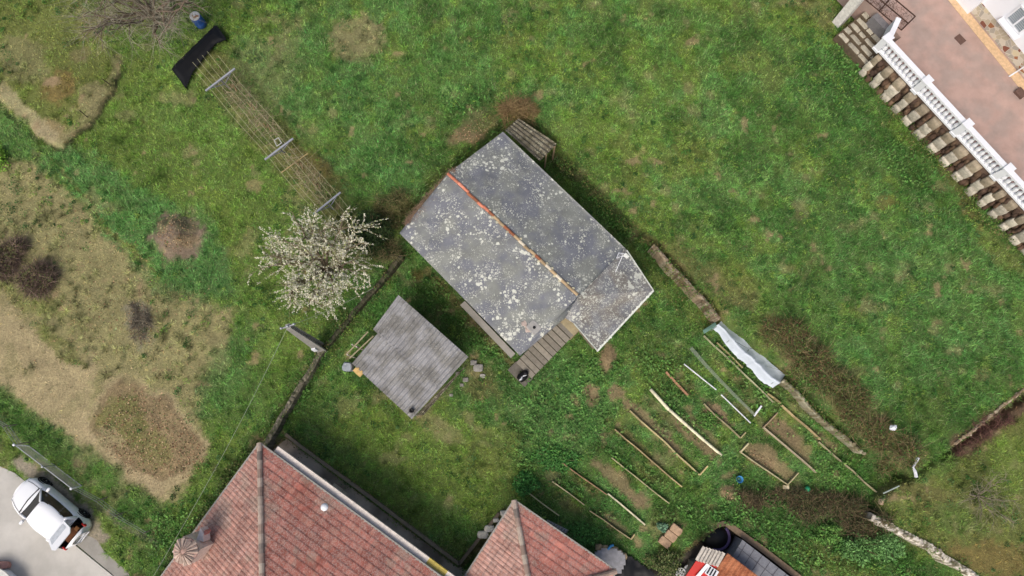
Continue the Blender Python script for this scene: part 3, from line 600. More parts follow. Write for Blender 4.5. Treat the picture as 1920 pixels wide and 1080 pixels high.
# outside stairs: ten concrete steps climbing along the gable
t0, t1 = P(1063,610,2.35), P(983,694,.35)
tw = P(1049,592,2.35)-P(1077,625,2.35); wid = float(np.linalg.norm(tw[:2]))
st_ = thing('staircase', 'concrete outside staircase climbing along the gable of the grey lichen house', 'stairs', (*t1[:2], 0))
nS = 10; sd = U(np.array([*(t1-t0)[:2], 0])); sw = U(np.cross(UP, sd)); Ls = np.linalg.norm((t1-t0)[:2])
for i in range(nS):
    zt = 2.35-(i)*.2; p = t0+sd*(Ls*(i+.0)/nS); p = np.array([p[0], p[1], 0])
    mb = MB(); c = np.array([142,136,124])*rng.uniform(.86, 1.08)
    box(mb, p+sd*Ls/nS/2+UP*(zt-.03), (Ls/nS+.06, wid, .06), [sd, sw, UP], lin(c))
    box(mb, p+sd*Ls/nS/2+UP*((zt-.06)/2-.2), (Ls/nS-.012, wid-.06, zt-.06+.4), [sd, sw, UP], lin(c*.8)); box(mb, p+sd*.035+UP*(zt+.004), (.05, wid, .012), [sd, sw, UP], lin((62,58,46))); part('step', mb, M['vcol'], st_)  # thin dark strip at the tread's back paints in the nosing shadow
mb = MB(); p = t0-sd*.35; box(mb, np.array([p[0], p[1], 1.2]), (.95, wid+.06, 2.35), [sd, sw, UP], lin((158,146,116))); part('landing', mb, M['vcol'], st_)
mb = MB(); p = t1+sd*.3; box(mb, np.array([p[0], p[1], .05]), (.62, wid+.1, .5), [sd, sw, UP], lin((104,100,92))); part('lower_landing', mb, M['vcol'], st_)
# black sack on the lower landing
mb = MB(); q = np.array([p[0], p[1], .3])+sw*.18
rock(mb, q+UP*.22, (.62,.5,.5), [sd, sw, UP], sq=.8, jit=.1); rock(mb, q+UP*.36-sd*.2, (.3,.34,.3), sq=.8, jit=.14)
bg_ = solo('bin_bag', mb, M['black'], 'shiny black bin bag slumped at the foot of the concrete staircase', 'bag', smooth=True)
mb = MB(); tube(mb, [q+UP*.5+sd*.05, q+UP*.53+sd*.18+sw*.06, q+UP*.46+sd*.27+sw*.02], [.03, .05, .02], 5); tube(mb, [q+UP*.5, q+UP*.5-sd*.16+sw*.1], [.03, .015], 5)
WL[bg_.name] = np.array(bg_.location); part('white_tie', mb, M['white'], bg_)
# TV antenna on the roof edge
ab = P(1152,515,2.72); at_ = np.array([ab[0], ab[1], 0])
top = P(1167,480,3.9)
t = thing('tv_antenna', 'white TV antenna leaning over the edge of the grey roof', 'antenna', ab)
mb = MB(); tube(mb, [ab, top], .016, 6); part('mast', mb, M['white'], t)
mb = MB(); l_, r_ = P(1156,484,3.95), P(1177,483,3.95); ll, rr = P(1160,474,4.0), P(1172,476,4.0)
for a_, b_ in ((l_, ll), (ll, rr), (rr, r_), (l_, top), (top, r_), (top, (ll+rr)/2)): tube(mb, [a_, b_], .012, 5)
for k in range(5):
    f = k/4; a_ = l_*(1-f)+ll*f; tube(mb, [a_, a_+(top-ll)*.4], .006, 4)
part('reflector', mb, M['white'], t)

def corrugated(mb, A, B, Cc, Dd, per=.24, amp=.045, rows=2, sag=.03, colf=None, dn=14, seed=5):
    """A-B is the edge across the waves, D-C the opposite edge; waves run A->D"""
    wlen = np.linalg.norm(B-A); n1 = int(wlen/per*8)+1; n2 = dn*rows+1
    s, t_ = np.meshgrid(np.linspace(0, 1, n1), np.linspace(0, 1, n2)); fr = t_*rows-np.floor(t_*rows-1e-6)
    p = (A*(1-s[..., None])+B*s[..., None])*(1-t_[..., None])+(Dd*(1-s[..., None])+Cc*s[..., None])*t_[..., None]
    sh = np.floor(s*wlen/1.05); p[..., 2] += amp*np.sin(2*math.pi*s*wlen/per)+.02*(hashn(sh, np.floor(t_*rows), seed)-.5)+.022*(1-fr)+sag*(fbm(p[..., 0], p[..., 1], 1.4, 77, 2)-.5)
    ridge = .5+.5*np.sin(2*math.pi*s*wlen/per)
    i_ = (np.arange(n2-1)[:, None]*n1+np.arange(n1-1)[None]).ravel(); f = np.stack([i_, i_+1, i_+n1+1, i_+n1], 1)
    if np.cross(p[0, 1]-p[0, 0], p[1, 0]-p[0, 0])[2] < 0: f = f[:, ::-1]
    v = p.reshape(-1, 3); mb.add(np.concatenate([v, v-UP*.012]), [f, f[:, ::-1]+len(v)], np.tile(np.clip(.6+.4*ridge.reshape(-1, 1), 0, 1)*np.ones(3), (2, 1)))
# corrugated shed in the yard
ZS = 2.3
sN, sE, sS, sW = P(747,553,ZS+.35), P(878,669,ZS+.35), P(772,786,ZS-.1), P(655,677,ZS-.1)
sh = thing('shed', 'weathered corrugated fibre cement shed in the green yard', 'shed', (*((sN+sS)/2)[:2], 0))
mid = lambda a_, b_, f: a_+(b_-a_)*f
nA, nB = P(676,625,ZS+.05), P(685,637,ZS+.02)
f_ = np.linalg.norm(nA-sN)/np.linalg.norm(sW-sN)
mb = MB(); wA = mid(sN, sE, .07)
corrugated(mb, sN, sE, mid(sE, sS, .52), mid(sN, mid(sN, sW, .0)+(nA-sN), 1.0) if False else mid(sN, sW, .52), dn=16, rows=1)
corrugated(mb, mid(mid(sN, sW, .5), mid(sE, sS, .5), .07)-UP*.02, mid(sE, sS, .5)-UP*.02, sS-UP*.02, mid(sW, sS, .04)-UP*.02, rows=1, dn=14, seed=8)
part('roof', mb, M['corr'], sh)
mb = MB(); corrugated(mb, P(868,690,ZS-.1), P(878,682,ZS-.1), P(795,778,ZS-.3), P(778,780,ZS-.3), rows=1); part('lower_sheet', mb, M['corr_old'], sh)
mb = MB(); prism(mb, [p[:2] for p in inset([sN, sE, sS, sW], .55)], 0, [2.5, 2.5, 2.0, 2.0]); 
part('wall', mb, mat('brick_wall', (168,112,78), .9, .3, 5, .5, 20, rgb2=(140,110,88)), sh)
mb = MB(); lathe(mb, P(772,770,ZS-.02), [(.12,0),(.12,.12),(.085,.13),(.08,.05),(.02,.04)], 14, lin((60,60,60))); part('flue', mb, M['black'], sh)
mb = MB()
for pa, pb in (((655,672),(700,630)), ((650,664),(690,622))): tube(mb, [P(*pa, 2.0), P(*pb, 2.0)], .035, 5, lin((170,160,130)))
for q in ((660,646), (651,665), (668,650)): tube(mb, [np.array([*P(*q, 2.0)[:2], 0]), P(*q, 2.05)], .04, 6, lin((200,195,180)))
part('post', mb, M['wood'], sh)
mb = MB(); rock(mb, P(653,688,.5), (.55,.5,.6), col=lin((150,158,164)), sq=.5); solo('water_drum', mb, M['vcol'], 'grey drum standing at the west corner of the corrugated shed', 'drum')
mb = MB(); box(mb, P(672,697,ZS-.15), (.5,.3,.05), [U(sS-sW), U(np.cross(UP, sS-sW)), UP], lin((200,168,110))); solo('loose_board', mb, M['wood'], 'yellowish board on the southwest edge of the shed roof', 'board')
mb = MB()
for px, py, s in ((873,712,.3),(858,700,.22),(897,690,.5),(905,705,.28),(888,680,.35),(846,741,.2),(866,722,.2)): 
    g = G(px, py); rock(mb, g+UP*s*.2, (s, s*.8, s*.5), col=lin((150,148,142))*rng.uniform(.7, 1.1))
solo('rubble', mb, M['rockm'], 'scattered grey rubble stones beside the east corner of the shed', 'rubble')

# lean-to at the north corner
l0, l1, l2, l3 = P(947,244,2.0), P(965,230,1.9), P(1044,270,1.9), P(1012,302,2.05)
l1 = P(972,222,1.9)
lt = thing('lean_to', 'mossy corrugated lean-to at the north corner of the grey house', 'shelter', (*((l0+l2)/2)[:2], 0))
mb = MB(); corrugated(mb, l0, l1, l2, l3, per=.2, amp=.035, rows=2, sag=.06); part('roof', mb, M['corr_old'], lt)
for q in (l2+(l3-l2)*.12, l2+(l3-l2)*.62, l1+(l2-l1)*.3):
    mb = MB(); g = q-UP*1.9; tube(mb, [np.array([g[0], g[1], 0]), q-UP*.06], .05, 6, lin((150,130,104))); part('post', mb, M['wood'], lt)

# small building at the bottom left corner
mb = MB(); prism(mb, wp([(-120,1064),(-6,1070),(4,1074),(16,1085),(30,1140),(-160,1160)], 1.0), .4, 1.0)
t = thing('outbuilding', 'corner of a white roofed outbuilding at the bottom left of the road', 'building', (*P(-20,1100,.4)[:2], .4))
part('wall', mb, M['white'], t)
mb = MB(); prism(mb, wp([(-120,1060),(-4,1066),(8,1072),(24,1088),(40,1144),(-160,1170)], 1.1), 1.0, 1.08, lin((214,214,208))); part('roof', mb, M['vcol'], t)
mb = MB(); q = G(8, 1058); rock(mb, q+UP*.15, (.8,.35,.35), col=lin((186,140,128))); solo('pink_stone', mb, M['vcol'], 'pinkish stone lying against the white outbuilding', 'stone')

# lower right courtyard buildings
ct_ = thing('patio_house', 'courtyard house with red panels and a brown sheet roof at the bottom edge', 'house', (*P(1350,1110,-1.4)[:2], -1.4))
zr = 1.3
mb = MB(); a_, b_, c_, d_ = P(1364,1037,zr), P(1424,1082,zr), P(1395,1140,zr-.3), P(1318,1100,zr-.3)
corrugated(mb, a_, b_, c_, d_, per=.26, amp=.05, rows=3); 
rust = mat('rust_sheet', (176,116,82), .8, .3, 3, .4, 30, rgb2=(150,92,64), streak=(1, 6, 1)); part('roof', mb, rust, ct_)
mb = MB(); roofslab(mb, fixccw([P(1305,1052,zr-.1), P(1345,1060,zr-.1), P(1340,1100,zr-.5), P(1272,1100,zr-.5)]), .08); part('red_panel', mb, M['red'], ct_)
mb = MB(); beam(mb, P(1328,1057,zr-.05), P(1305,1084,zr-.2), .16, .04); part('white_strip', mb, M['white'], ct_)
mb = MB(); box(mb, P(1334,1073,zr-.12), (.55,.45,.12), [Sa, Sb, UP]); sky_ = part('skylight', mb, M['white'], ct_)
mb = MB(); 
for k in (-1, 0, 1): box(mb, P(1334,1073,zr-.04)+Sa*.15*k, (.07,.36,.03), [Sa, Sb, UP])
part('pane', mb, M['glass'], sky_)
mb = MB()
for k in range(7):
    f = k/7; a0 = P(1306,1046,zr); b0 = P(1348,1058,zr); q = a0*(1-f-.07)+b0*(f+.07); dd_ = U(np.array([.55, .85, 0])); box(mb, q+dd_*.25, (.75,.19,.05), [dd_, np.cross(UP, dd_), UP], lin((200,192,180))*rng.uniform(.8, 1.05))
part('plank_canopy', mb, M['wood'], ct_)
mb = MB(); prism(mb, wp([(1392,1012),(1482,1082),(1560,1160),(1470,1200),(1372,1046)], .6), -.94, .6, lin((120,122,128)))
part('grey_slab_roof', mb, M['vcol'], ct_)
mb = MB(); prism(mb, wp([(1368,1052),(1420,1090),(1400,1160),(1285,1120),(1308,1062)], zr-.4), -.94, zr-.55); part('wall', mb, M['conc'], ct_)
# seams on the slab roof
mb = MB()
for k in range(6):
    f = (k+.5)/6; a0 = P(1392,1012,.6)*(1-f)+P(1482,1082,.6)*f; b0 = P(1376,1040,.6)*(1-f)+P(1460,1110,.6)*f; beam(mb, a0, b0, .03, .012, lin((84,84,90)))
beam(mb, P(1384,1026,.6), P(1470,1096,.6), .03, .013, lin((84,84,90)))
part('seam', mb, M['vcol'], ct_)

# ---------------------------------------------------------------- walls
def stone_wall(name, pts, z0, z1, th, cols, label, cat='wall', bl=(.25, .5), capw=0, sq=.4, jit=.1, rough=.07):
    # weathered wall: one long lumpy ribbon with ragged top and loose stones
    mb = MB(); pts = [np.asarray(p, float) for p in pts]; ln = [0]
    for a_, b_ in zip(pts[:-1], pts[1:]): ln.append(ln[-1]+np.linalg.norm((b_-a_)[:2]))
    n = int(ln[-1]/.07); t_ = np.linspace(0, ln[-1], n); cx = np.interp(t_, ln, [p[0] for p in pts]); cy = np.interp(t_, ln, [p[1] for p in pts])
    cx = cx+.10*(fbm(cx, cy, 1.2, 611, 3)-.5)*2; cy = cy+.10*(fbm(cx, cy, 1.2, 613, 3)-.5)*2
    dx, dy = np.gradient(cx), np.gradient(cy); l_ = np.hypot(dx, dy); nx_, ny_ = -dy/l_, dx/l_; V = []; Cc_ = []
    pal = np.array([lin(q) for q in cols])
    for u, zf in ((-.62, z0-.35), (-.56, z1-.30), (-.5, z1-.03), (-.28, z1), (-.05, z1+.01), (.2, z1), (.5, z1-.03), (.56, z1-.30), (.62, z0-.35)):
        w_ = th*u*(1+.5*(fbm(cx, cy, .5, 621+int(u*9), 3)-.5)); X_ = cx+nx_*w_; Y_ = cy+ny_*w_
        Z_ = zf+(0 if zf < z0 else 1)*(rough*2*(fbm(X_, Y_, .3, 631, 3)-.5)+.12*(fbm(X_, Y_, 1.6, 633, 2)-.5)); V.append(np.stack([X_, Y_, Z_+0*X_], 1))
        f_ = fbm(X_, Y_, .16, 641, 3); i_ = np.clip(((f_-.3)/.4*len(pal)).astype(int), 0, len(pal)-1); Cc_.append(pal[i_]*(.75+.5*vn(X_, Y_, .12, 643))[:, None])
    V = np.stack(V, 1); Cc_ = np.stack(Cc_, 1); m_ = V.shape[1]; q_ = (np.arange(n-1)[:, None]*m_+np.arange(m_-1)[None]).ravel()
    mb.add(V.reshape(-1, 3), [np.stack([q_, q_+m_, q_+m_+1, q_+1], 1), np.array([list(range(m_))]), np.array([list(range((n-1)*m_, n*m_))[::-1]])], Cc_.reshape(-1, 3))
    for k in range(int(ln[-1]*3)):
        i_ = rng.integers(n); s_ = rng.uniform(.1, .24); rock(mb, np.array([cx[i_]+nx_[i_]*th*rng.uniform(-.5, .5), cy[i_]+ny_[i_]*th*rng.uniform(-.5, .5), z1-.02]), (s_, s_*.7, s_*.6), None, pal[rng.integers(len(pal))]*rng.uniform(.8, 1.2), .5, .15, 7, 5)
    return solo(name, mb, M['rockm'], label, cat)
def stone_wall_blocks(name, pts, z0, z1, th, cols, label, cat='wall', bl=(.25, .5), capw=0, sq=.4, jit=.1):
    mb = MB(); pts = [np.asarray(p, float) for p in pts]
    for a_, b_ in zip(pts[:-1], pts[1:]):
        d_ = b_-a_; d_[2] = 0; L = np.linalg.norm(d_); d = U(d_); s = np.cross(UP, d); q = 0
        while q < L:
            l = min(rng.uniform(*bl), L-q+.1); zz = z0-.3; 
            while zz < z1-.04:
                h = min(rng.uniform(.2, .34), z1-zz+.02)
                if z1-zz-h < .12: h = z1-zz+rng.uniform(-.04, .04)
                c = lin(cols[rng.integers(len(cols))])*rng.uniform(.75, 1.2)
                p = a_+d*(q+l/2)+s*rng.normal(0, .02)
                rock(mb, np.array([p[0], p[1], zz+h/2]), (l*1.06, th*rng.uniform(.9, 1.15), h*1.1), [d, s, UP], c, sq, jit, 8, 5)
                zz += h
            q += l
    return solo(name, mb, M['rockm'], label, cat, smooth=True)
DARKW = [(96,92,78),(84,82,66),(112,106,92),(76,78,58),(128,122,106)]
stone_wall('stone_wall', [P(478,862,.9), P(536,764,.9), P(604,655,.7)], .0, .7, .26, DARKW, 'mossy dark stone wall running from the tiled house to the concrete utility pole')
stone_wall('stone_wall', [P(604,655,.8), P(650,598,.8), P(700,540,.8), P(752,478,.8)], .0, .6, .24, [(70,68,52),(60,66,44),(84,78,64),(56,60,40)], 'dark overgrown stone wall between the utility pole and the grey house')
stone_wall('stone_wall', [P(1226,458,1.35), P(1262,500,1.35), P(1320,562,1.35), P(1352,600,1.35)], .0, 1.3, .2, [(142,128,106),(120,104,86),(156,146,126),(104,90,70)], 'brown earth and stone wall between the grey house and the plastic tunnel')
stone_wall('stone_wall', [P(1472,714,1.0), P(1500,738,1.0), P(1560,800,1.0), P(1622,850,1.0)], .0, .8, .18, [(136,130,106),(120,112,88),(150,146,124)], 'narrow pale stone wall below the bramble hedge beside the garden beds')
stone_wall('stone_wall', [P(1637,970,1.15), P(1690,998,1.15), P(1750,1030,1.15), P(1813,1070,1.15), P(1870,1110,1.15)], -.2, 1.15, .32, [(206,198,184),(150,142,124),(214,206,194),(110,104,84)], 'whitewashed crumbling stone wall at the bottom right corner')
stone_wall('stone_wall', [P(1792,832,1.3), P(1852,784,1.3), P(1919,733,1.3), P(1960,700,1.3)], .9, 1.3, .15, [(150,132,108),(120,98,80),(168,154,132)], 'low reddish stone wall at the right edge of the field', bl=(.3, .7))
# yard retaining edge along the sunken path
mb = MB()
pp = [P(536,814,.12), P(562,835,.12), P(700,936,.12), P(861,1057,.12)]
for a_, b_ in zip(pp[:-1], pp[1:]): beam(mb, a_-UP*.85, b_-UP*.85, .16, .95, lin((128,116,98)))
beam(mb, pp[-1]-UP*.85, P(884,1028,.12)-UP*.85, .16, .95, lin((112,100,84))); beam(mb, P(884,1028,.12)-UP*.85, P(936,962,.12)-UP*.85, .16, .9, lin((112,100,84)))
solo('retaining_wall', mb, M['vcol'], 'low concrete retaining wall edging the yard above the sunken path', 'wall')
mb = MB(); cc_ = [P(1362,981,.1), P(1430,1030,.1), P(1502,1086,.1), P(1560,1140,.1)]
for a_, b_ in zip(cc_[:-1], cc_[1:]): beam(mb, a_-UP*1.7, b_-UP*1.7, .3, 1.75, lin((126,108,88)))
beam(mb, P(1362,981,.1)-UP*1.7, P(1345,984,.1)-UP*1.7, .25, 1.7, lin((110,96,78))); beam(mb, P(1340,984,.0)-UP*1.7, P(1262,1046,.0)-UP*1.7, .2, 1.6, lin((120,112,98)))
solo('retaining_wall', mb, M['vcol'], 'brown retaining wall around the sunken courtyard with the black cloth', 'wall')
mb = MB()
for px, py, s in ((917,991,.5),(905,1002,.55),(945,962,.4),(930,975,.3)):
    g = P(px, py, .1); rock(mb, g, (s, s*.7, .3), col=lin((200,194,180))*rng.uniform(.75, 1.05))
solo('edge_stones', mb, M['rockm'], 'pale stones along the northwest side of the smaller tiled house', 'stones')
# ---------------------------------------------------------------- terrace, balustrade and white house (upper right)
ZP = 3.0
pA, pB = P(1652,98,ZP), P(1932,402,ZP)
dB = U(pB-pA); sB = np.cross(dB, UP)
if sB[0] < 0: sB = -sB   # towards the patio
hF = P(1785,4,ZP); hG = P(1920,178,ZP)
mb = MB(); o0 = pA-dB*14-sB*.1
far_ = pA+dB*26
prism(mb, [(pA-dB*.0)[:2], far_[:2], (far_+sB*18)[:2], (pA-dB*14+sB*18)[:2], (pA-dB*14+sB*1.45)[:2], (pA+sB*1.45)[:2]], 1.4, ZP)
structure('terrace', mb, M['patio'])
bl = thing('balustrade', 'white balustrade with urn shaped balusters along the pink terrace', 'balustrade', pA+UP*.0)
H_B = 1.0
mb = MB(); beam(mb, pA-dB*.1, pA+dB*14.5, .26, .12, lin((205,206,208))); part('bottom_rail', mb, M['white'], bl)
mb = MB(); beam(mb, pA-dB*.1+UP*(H_B-.12), pA+dB*14.5+UP*(H_B-.12), .28, .12); part('top_rail', mb, M['white'], bl)
mb = MB()
lathe(mb, (0,0,.12), [(.1,0),(.1,.06),(.06,.09),(.115,.22),(.125,.30),(.08,.46),(.055,.56),(.1,.62),(.1,.76)], 10)
bproto = None; pill = [0.0, None]
pl_px = [(1660,80),(1733,160),(1806,238),(1878,320)]
ds = [float(np.dot(P(a, b, ZP)-pA, dB)) for a, b in pl_px]; gap = (ds[3]-ds[0])/3
pd = [ds[0]+gap*i for i in range(5)]
mbp = MB(); box(mbp, (0,0,.52), (.34,.42,1.04), [dB, sB, UP]); box(mbp, (0,0,1.07), (.42,.5,.08), [dB, sB, UP]); box(mbp, (0,0,.06), (.4,.48,.14), [dB, sB, UP])
pm = mbp.mesh('pillar'); pm.materials.append(M['white']); bm_ = mb.mesh('baluster', smooth=True); bm_.materials.append(M['white'])
base0 = WL[bl.name]
for s in pd:
    o = D.objects.new('pillar', pm); C.objects.link(o); o.parent = bl; o.location = tuple(pA+dB*s-base0)
nb = 10
for i in range(4):
    for k in range(nb):
        s = pd[i]+gap*(k+1)/(nb+1); o = D.objects.new('baluster', bm_); C.objects.link(o); o.parent = bl; o.location = tuple(pA+dB*s-base0)
# short return of the balustrade towards the gate
mb = MB(); q = pA+dB*pd[0]; beam(mb, q+sB*.2+UP*.9, q+sB*1.25-dB*.5+UP*.9, .26, .14); beam(mb, q+sB*.2, q+sB*1.25-dB*.5, .2, .9); part('end_panel', mb, M['white'], bl)
# boulder wall below
mb = MB(); CR = [(206,198,172),(190,184,158),(214,208,186),(180,170,142)]; BR = [(92,72,58),(78,62,52),(108,88,70)]
q = -.1; L = 14.3
while q < L:
    l = rng.uniform(.42, .72)*(1.5 if rng.random() < .15 else 1)
    for zz, off, sz in ((1.25, .2, .8), (1.9, .12, .75), (2.5, .04, .7)):
        p = pA+dB*(q+l/2+rng.uniform(-.05, .05))-sB*(off+rng.uniform(-.04, .05)); rock(mb, np.array([p[0], p[1], zz]), (l*rng.uniform(.85, 1), .5, sz), [dB, sB, UP], lin((190,184,168) if zz < 2.2 else (158,146,126))*rng.uniform(.72, 1.1), .35, .06, 12, 8)  # upper stones coloured browner, painting in the shade under the balustrade
    q += l
    g = rng.uniform(.2, .42)
    for zz, off in ((1.2, .2), (1.8, .1), (2.4, .0)):
        for k in range(3):
            p = pA+dB*(q+g*rng.random())-sB*(off+rng.uniform(-.1, .1)); rock(mb, np.array([p[0], p[1], zz+rng.uniform(-.2, .2)]), (g*.8, .45, .4), [dB, sB, UP], lin(BR[rng.integers(3)])*rng.uniform(.7, 1.2), .6, .15, 8, 5)
    q += g
# backing
beam(mb, pA-dB*.1+sB*.2+UP*-2.2, pA+dB*14.3+sB*.2+UP*-2.2, .5, 2.15, lin((86,70,58)))
solo('boulder_wall', mb, M['rockm'], 'wall of big cream boulders with dark brown gaps beneath the balustrade', 'wall', smooth=True)
# stairs up to the terrace at the top
t = thing('garden_steps', 'worn stone steps behind the boulder wall at the top right gate', 'steps', (*(pA-dB*1.5)[:2], 1.2))
for i in range(5):
    mb = MB(); p = pA-dB*1.25+sB*(-.02+i*.33); q = -1.15
    box(mb, np.array([p[0], p[1], 1.25+i*.17]), (2.3, .36, .9), [dB, sB, UP], lin((96,84,68)))
    while q < 1.1:
        l = rng.uniform(.4, .9); l = min(l, 1.2-q); c_ = p+dB*(q+l/2); rock(mb, np.array([c_[0], c_[1], 1.3+i*.17+rng.uniform(-.03, .03)]), (l*.98, rng.uniform(.24, .31), .9), [dB, sB, UP], lin((186,180,162))*rng.uniform(.7, 1.08), .25, .05, 12, 7); q += l
    part('step', mb, M['rockm'], t)
mb = MB(); p = pA-dB*1.3+sB*1.28; box(mb, np.array([p[0], p[1], 1.6]), (1.1,.42,2.75), [dB, sB, UP], lin((118,116,118))); solo('meter_box', mb, M['vcol'], 'grey cabinet beside the metal gate at the end of the balustrade', 'cabinet')
gt = thing('gate', 'open ironwork gate with vine tracery at the top of the terrace', 'gate', pA-dB*1.6+sB*1.5)
mb = MB(); g0 = pA-dB*.3+sB*1.75; g1 = pA-dB*3.4+sB*1.35
for a_, b_ in ((g0, g1), (g0+UP*1.3, g1+UP*1.3), (g0, g0+UP*1.3), (g1, g1+UP*1.3), ((g0+g1)/2, (g0+g1)/2+UP*1.3), (g0+UP*.65, g1+UP*.65)): tube(mb, [a_, b_], .035, 6, lin((70,52,44)))
part('frame', mb, M['vcol'], gt)
mb = MB(); n = 260; p0 = g0+(g1-g0)*rng.random((n, 1))+UP*rng.uniform(0, 1.2, (n, 1)); stalks(mb, p0, rng.normal(size=(n, 3))*np.array([1, 1, 1.]), rng.uniform(.1, .3, n), .025, rng.normal(size=(n, 3))*.4, lin((84,62,50)), 3, 3); part('tracery', mb, M['twig'], gt)
mb = MB(); q = pA-dB*3.0+sB*.75; box(mb, q-UP*.5, (.5,.5,3.2), [dB, sB, UP], lin((214,212,206))); box(mb, q+UP*1.15, (.6,.6,.1), [dB, sB, UP], lin((228,228,226)))
solo('gate_pillar', mb, M['vcol'], 'white gate pillar above the stone steps at the top edge', 'pillar')
# covers in the terrace
for px, py, lb in ((1800,74,'rusty square drain cover set in the pink terrace'), (1911,176,'dark brown box at the foot of the stone cladding')):
    mb = MB(); box(mb, P(px, py, ZP)+UP*.012, (.52,.4,.03 if px < 1900 else .3), [dB, sB, UP], lin((98,76,68))); solo('drain_cover' if px < 1900 else 'brick_planter', mb, M['vcol'], lb, 'drain cover' if px < 1900 else 'planter')
# the white house: facade, stone plinth, paved strip
fa = P(1795,0,ZP); fb = P(1925,160,ZP); fd = U(fb-fa); fs = np.cross(fd, UP); fs = fs if fs[0] > 0 else -fs
wh = thing('white_house', 'white rendered house with flagstone plinth above the terrace', 'house', fa+fs*3)
mb = MB(); beam(mb, fa-fd*6-fs*.18, fb+fd*6-fs*.18, .5, .02, lin((206,176,140))); part('paved_strip', mb, M['vcol'], wh)
mb = MB(); m0 = fa+fd*.95; c = (m0+fb+fd*6)/2
beam(mb, m0+fs*.32, fb+fd*6+fs*.32, .28, .85); flag = mat('flagstone', (196,190,174), .85, .12, 3, .5, 20)
n_ = flag.node_tree; vo = n_.nodes.new('ShaderNodeTexVoronoi'); vo.inputs['Scale'].default_value = 3.4; v2 = n_.nodes.new('ShaderNodeTexVoronoi'); v2.feature = 'DISTANCE_TO_EDGE'; v2.inputs['Scale'].default_value = 3.4
ge = n_.nodes.new('ShaderNodeNewGeometry'); n_.links.new(ge.outputs['Position'], vo.inputs['Vector']); n_.links.new(ge.outputs['Position'], v2.inputs['Vector'])
cr = n_.nodes.new('ShaderNodeValToRGB'); sx = n_.nodes.new('ShaderNodeSeparateColor'); n_.links.new(vo.outputs['Color'], sx.inputs[0]); n_.links.new(sx.outputs[0], cr.inputs[0])
cr.color_ramp.interpolation = 'CONSTANT'; e_ = cr.color_ramp.elements; e_[0].color = (*lin((178,170,150)), 1); e_[1].position = .45; e_[1].color = (*lin((196,190,176)), 1)
for ps, cl_ in ((.62, (150,104,74)), (.72, (164,160,150)), (.86, (128,84,70)), (.93, (200,190,160))):
    e = e_.new(ps); e.color = (*lin(cl_), 1)
mr = n_.nodes.new('ShaderNodeMapRange'); mr.inputs[1].default_value = .015; mr.inputs[2].default_value = .03; n_.links.new(v2.outputs['Distance'], mr.inputs[0])
mx = n_.nodes.new('ShaderNodeMix'); mx.data_type = 'RGBA'; n_.links.new(mr.outputs[0], mx.inputs[0]); mx.inputs[6].default_value = (*lin((210,204,192)), 1); n_.links.new(cr.outputs[0], mx.inputs[7]); n_.links.new(mx.outputs[2], n_.nodes['Principled BSDF'].inputs['Base Color'])
part('plinth', mb, flag, wh)
mb = MB(); beam(mb, fa-fd*6+fs*2.4, fb+fd*6+fs*2.4, 4.4, 6.0); beam(mb, fa-fd*6+fs*.22, m0+fs*.22, .6, 2.6); beam(mb, fa-fd*6+fs*.0+UP*.0, fa-fd*.2+fs*.0, .4, 1.0); part('wall', mb, M['whitewall'], wh)
mb = MB(); beam(mb, fa-fd*6.3+fs*2.2+UP*6, fb+fd*6+fs*2.2+UP*6, 5.6, .2, lin((170,110,96))); part('roof', mb, M['vcol'], wh)
# window on the facade
wc = P(1892,52,ZP+1.75); wc = wc+fs*(float(np.dot(fa+fs*.2-wc, fs)))-UP*0
k_ = float(np.dot(wc-fa, fd)); wc = fa+fd*k_+fs*.2+UP*1.95
mb = MB()
for s_ in (-.55, -.02, .5): box(mb, wc+fd*s_-fs*.02, (.09,.08,1.15), [fd, fs, UP])
box(mb, wc-UP*.54-fs*.02+fd*-.02, (1.1,.08,.09), [fd, fs, UP]); box(mb, wc+UP*.54-fs*.02+fd*-.02, (1.1,.08,.09), [fd, fs, UP])
wf = part('window', mb, M['white'], wh)
mb = MB(); box(mb, wc+fd*-.02, (1.05,.03,1.05), [fd, fs, UP], lin((120,132,140)))
part('pane', mb, M['vcol'], wf)
mb = MB(); box(mb, wc-UP*.68-fs*.16+fd*-.02, (1.35,.42,.09), [fd, fs, UP]); part('sill', mb, M['white'], wf)
mb = MB(); 
for k in range(9): box(mb, wc-UP*.45-fs*.035+fd*-.02+UP*k*.115, (1.0,.015,.05), [fd, fs, UP], lin((168,176,182)))
part('shutter', mb, M['vcol'], wf)
mb = MB(); g = P(1891,144,ZP); tube(mb, [g+UP*.05, g+UP*.05+fs*.5, fa+fd*float(np.dot(g-fa, fd))+fs*.15+UP*2.5], .04, 6); part('downpipe', mb, M['white'], wh)

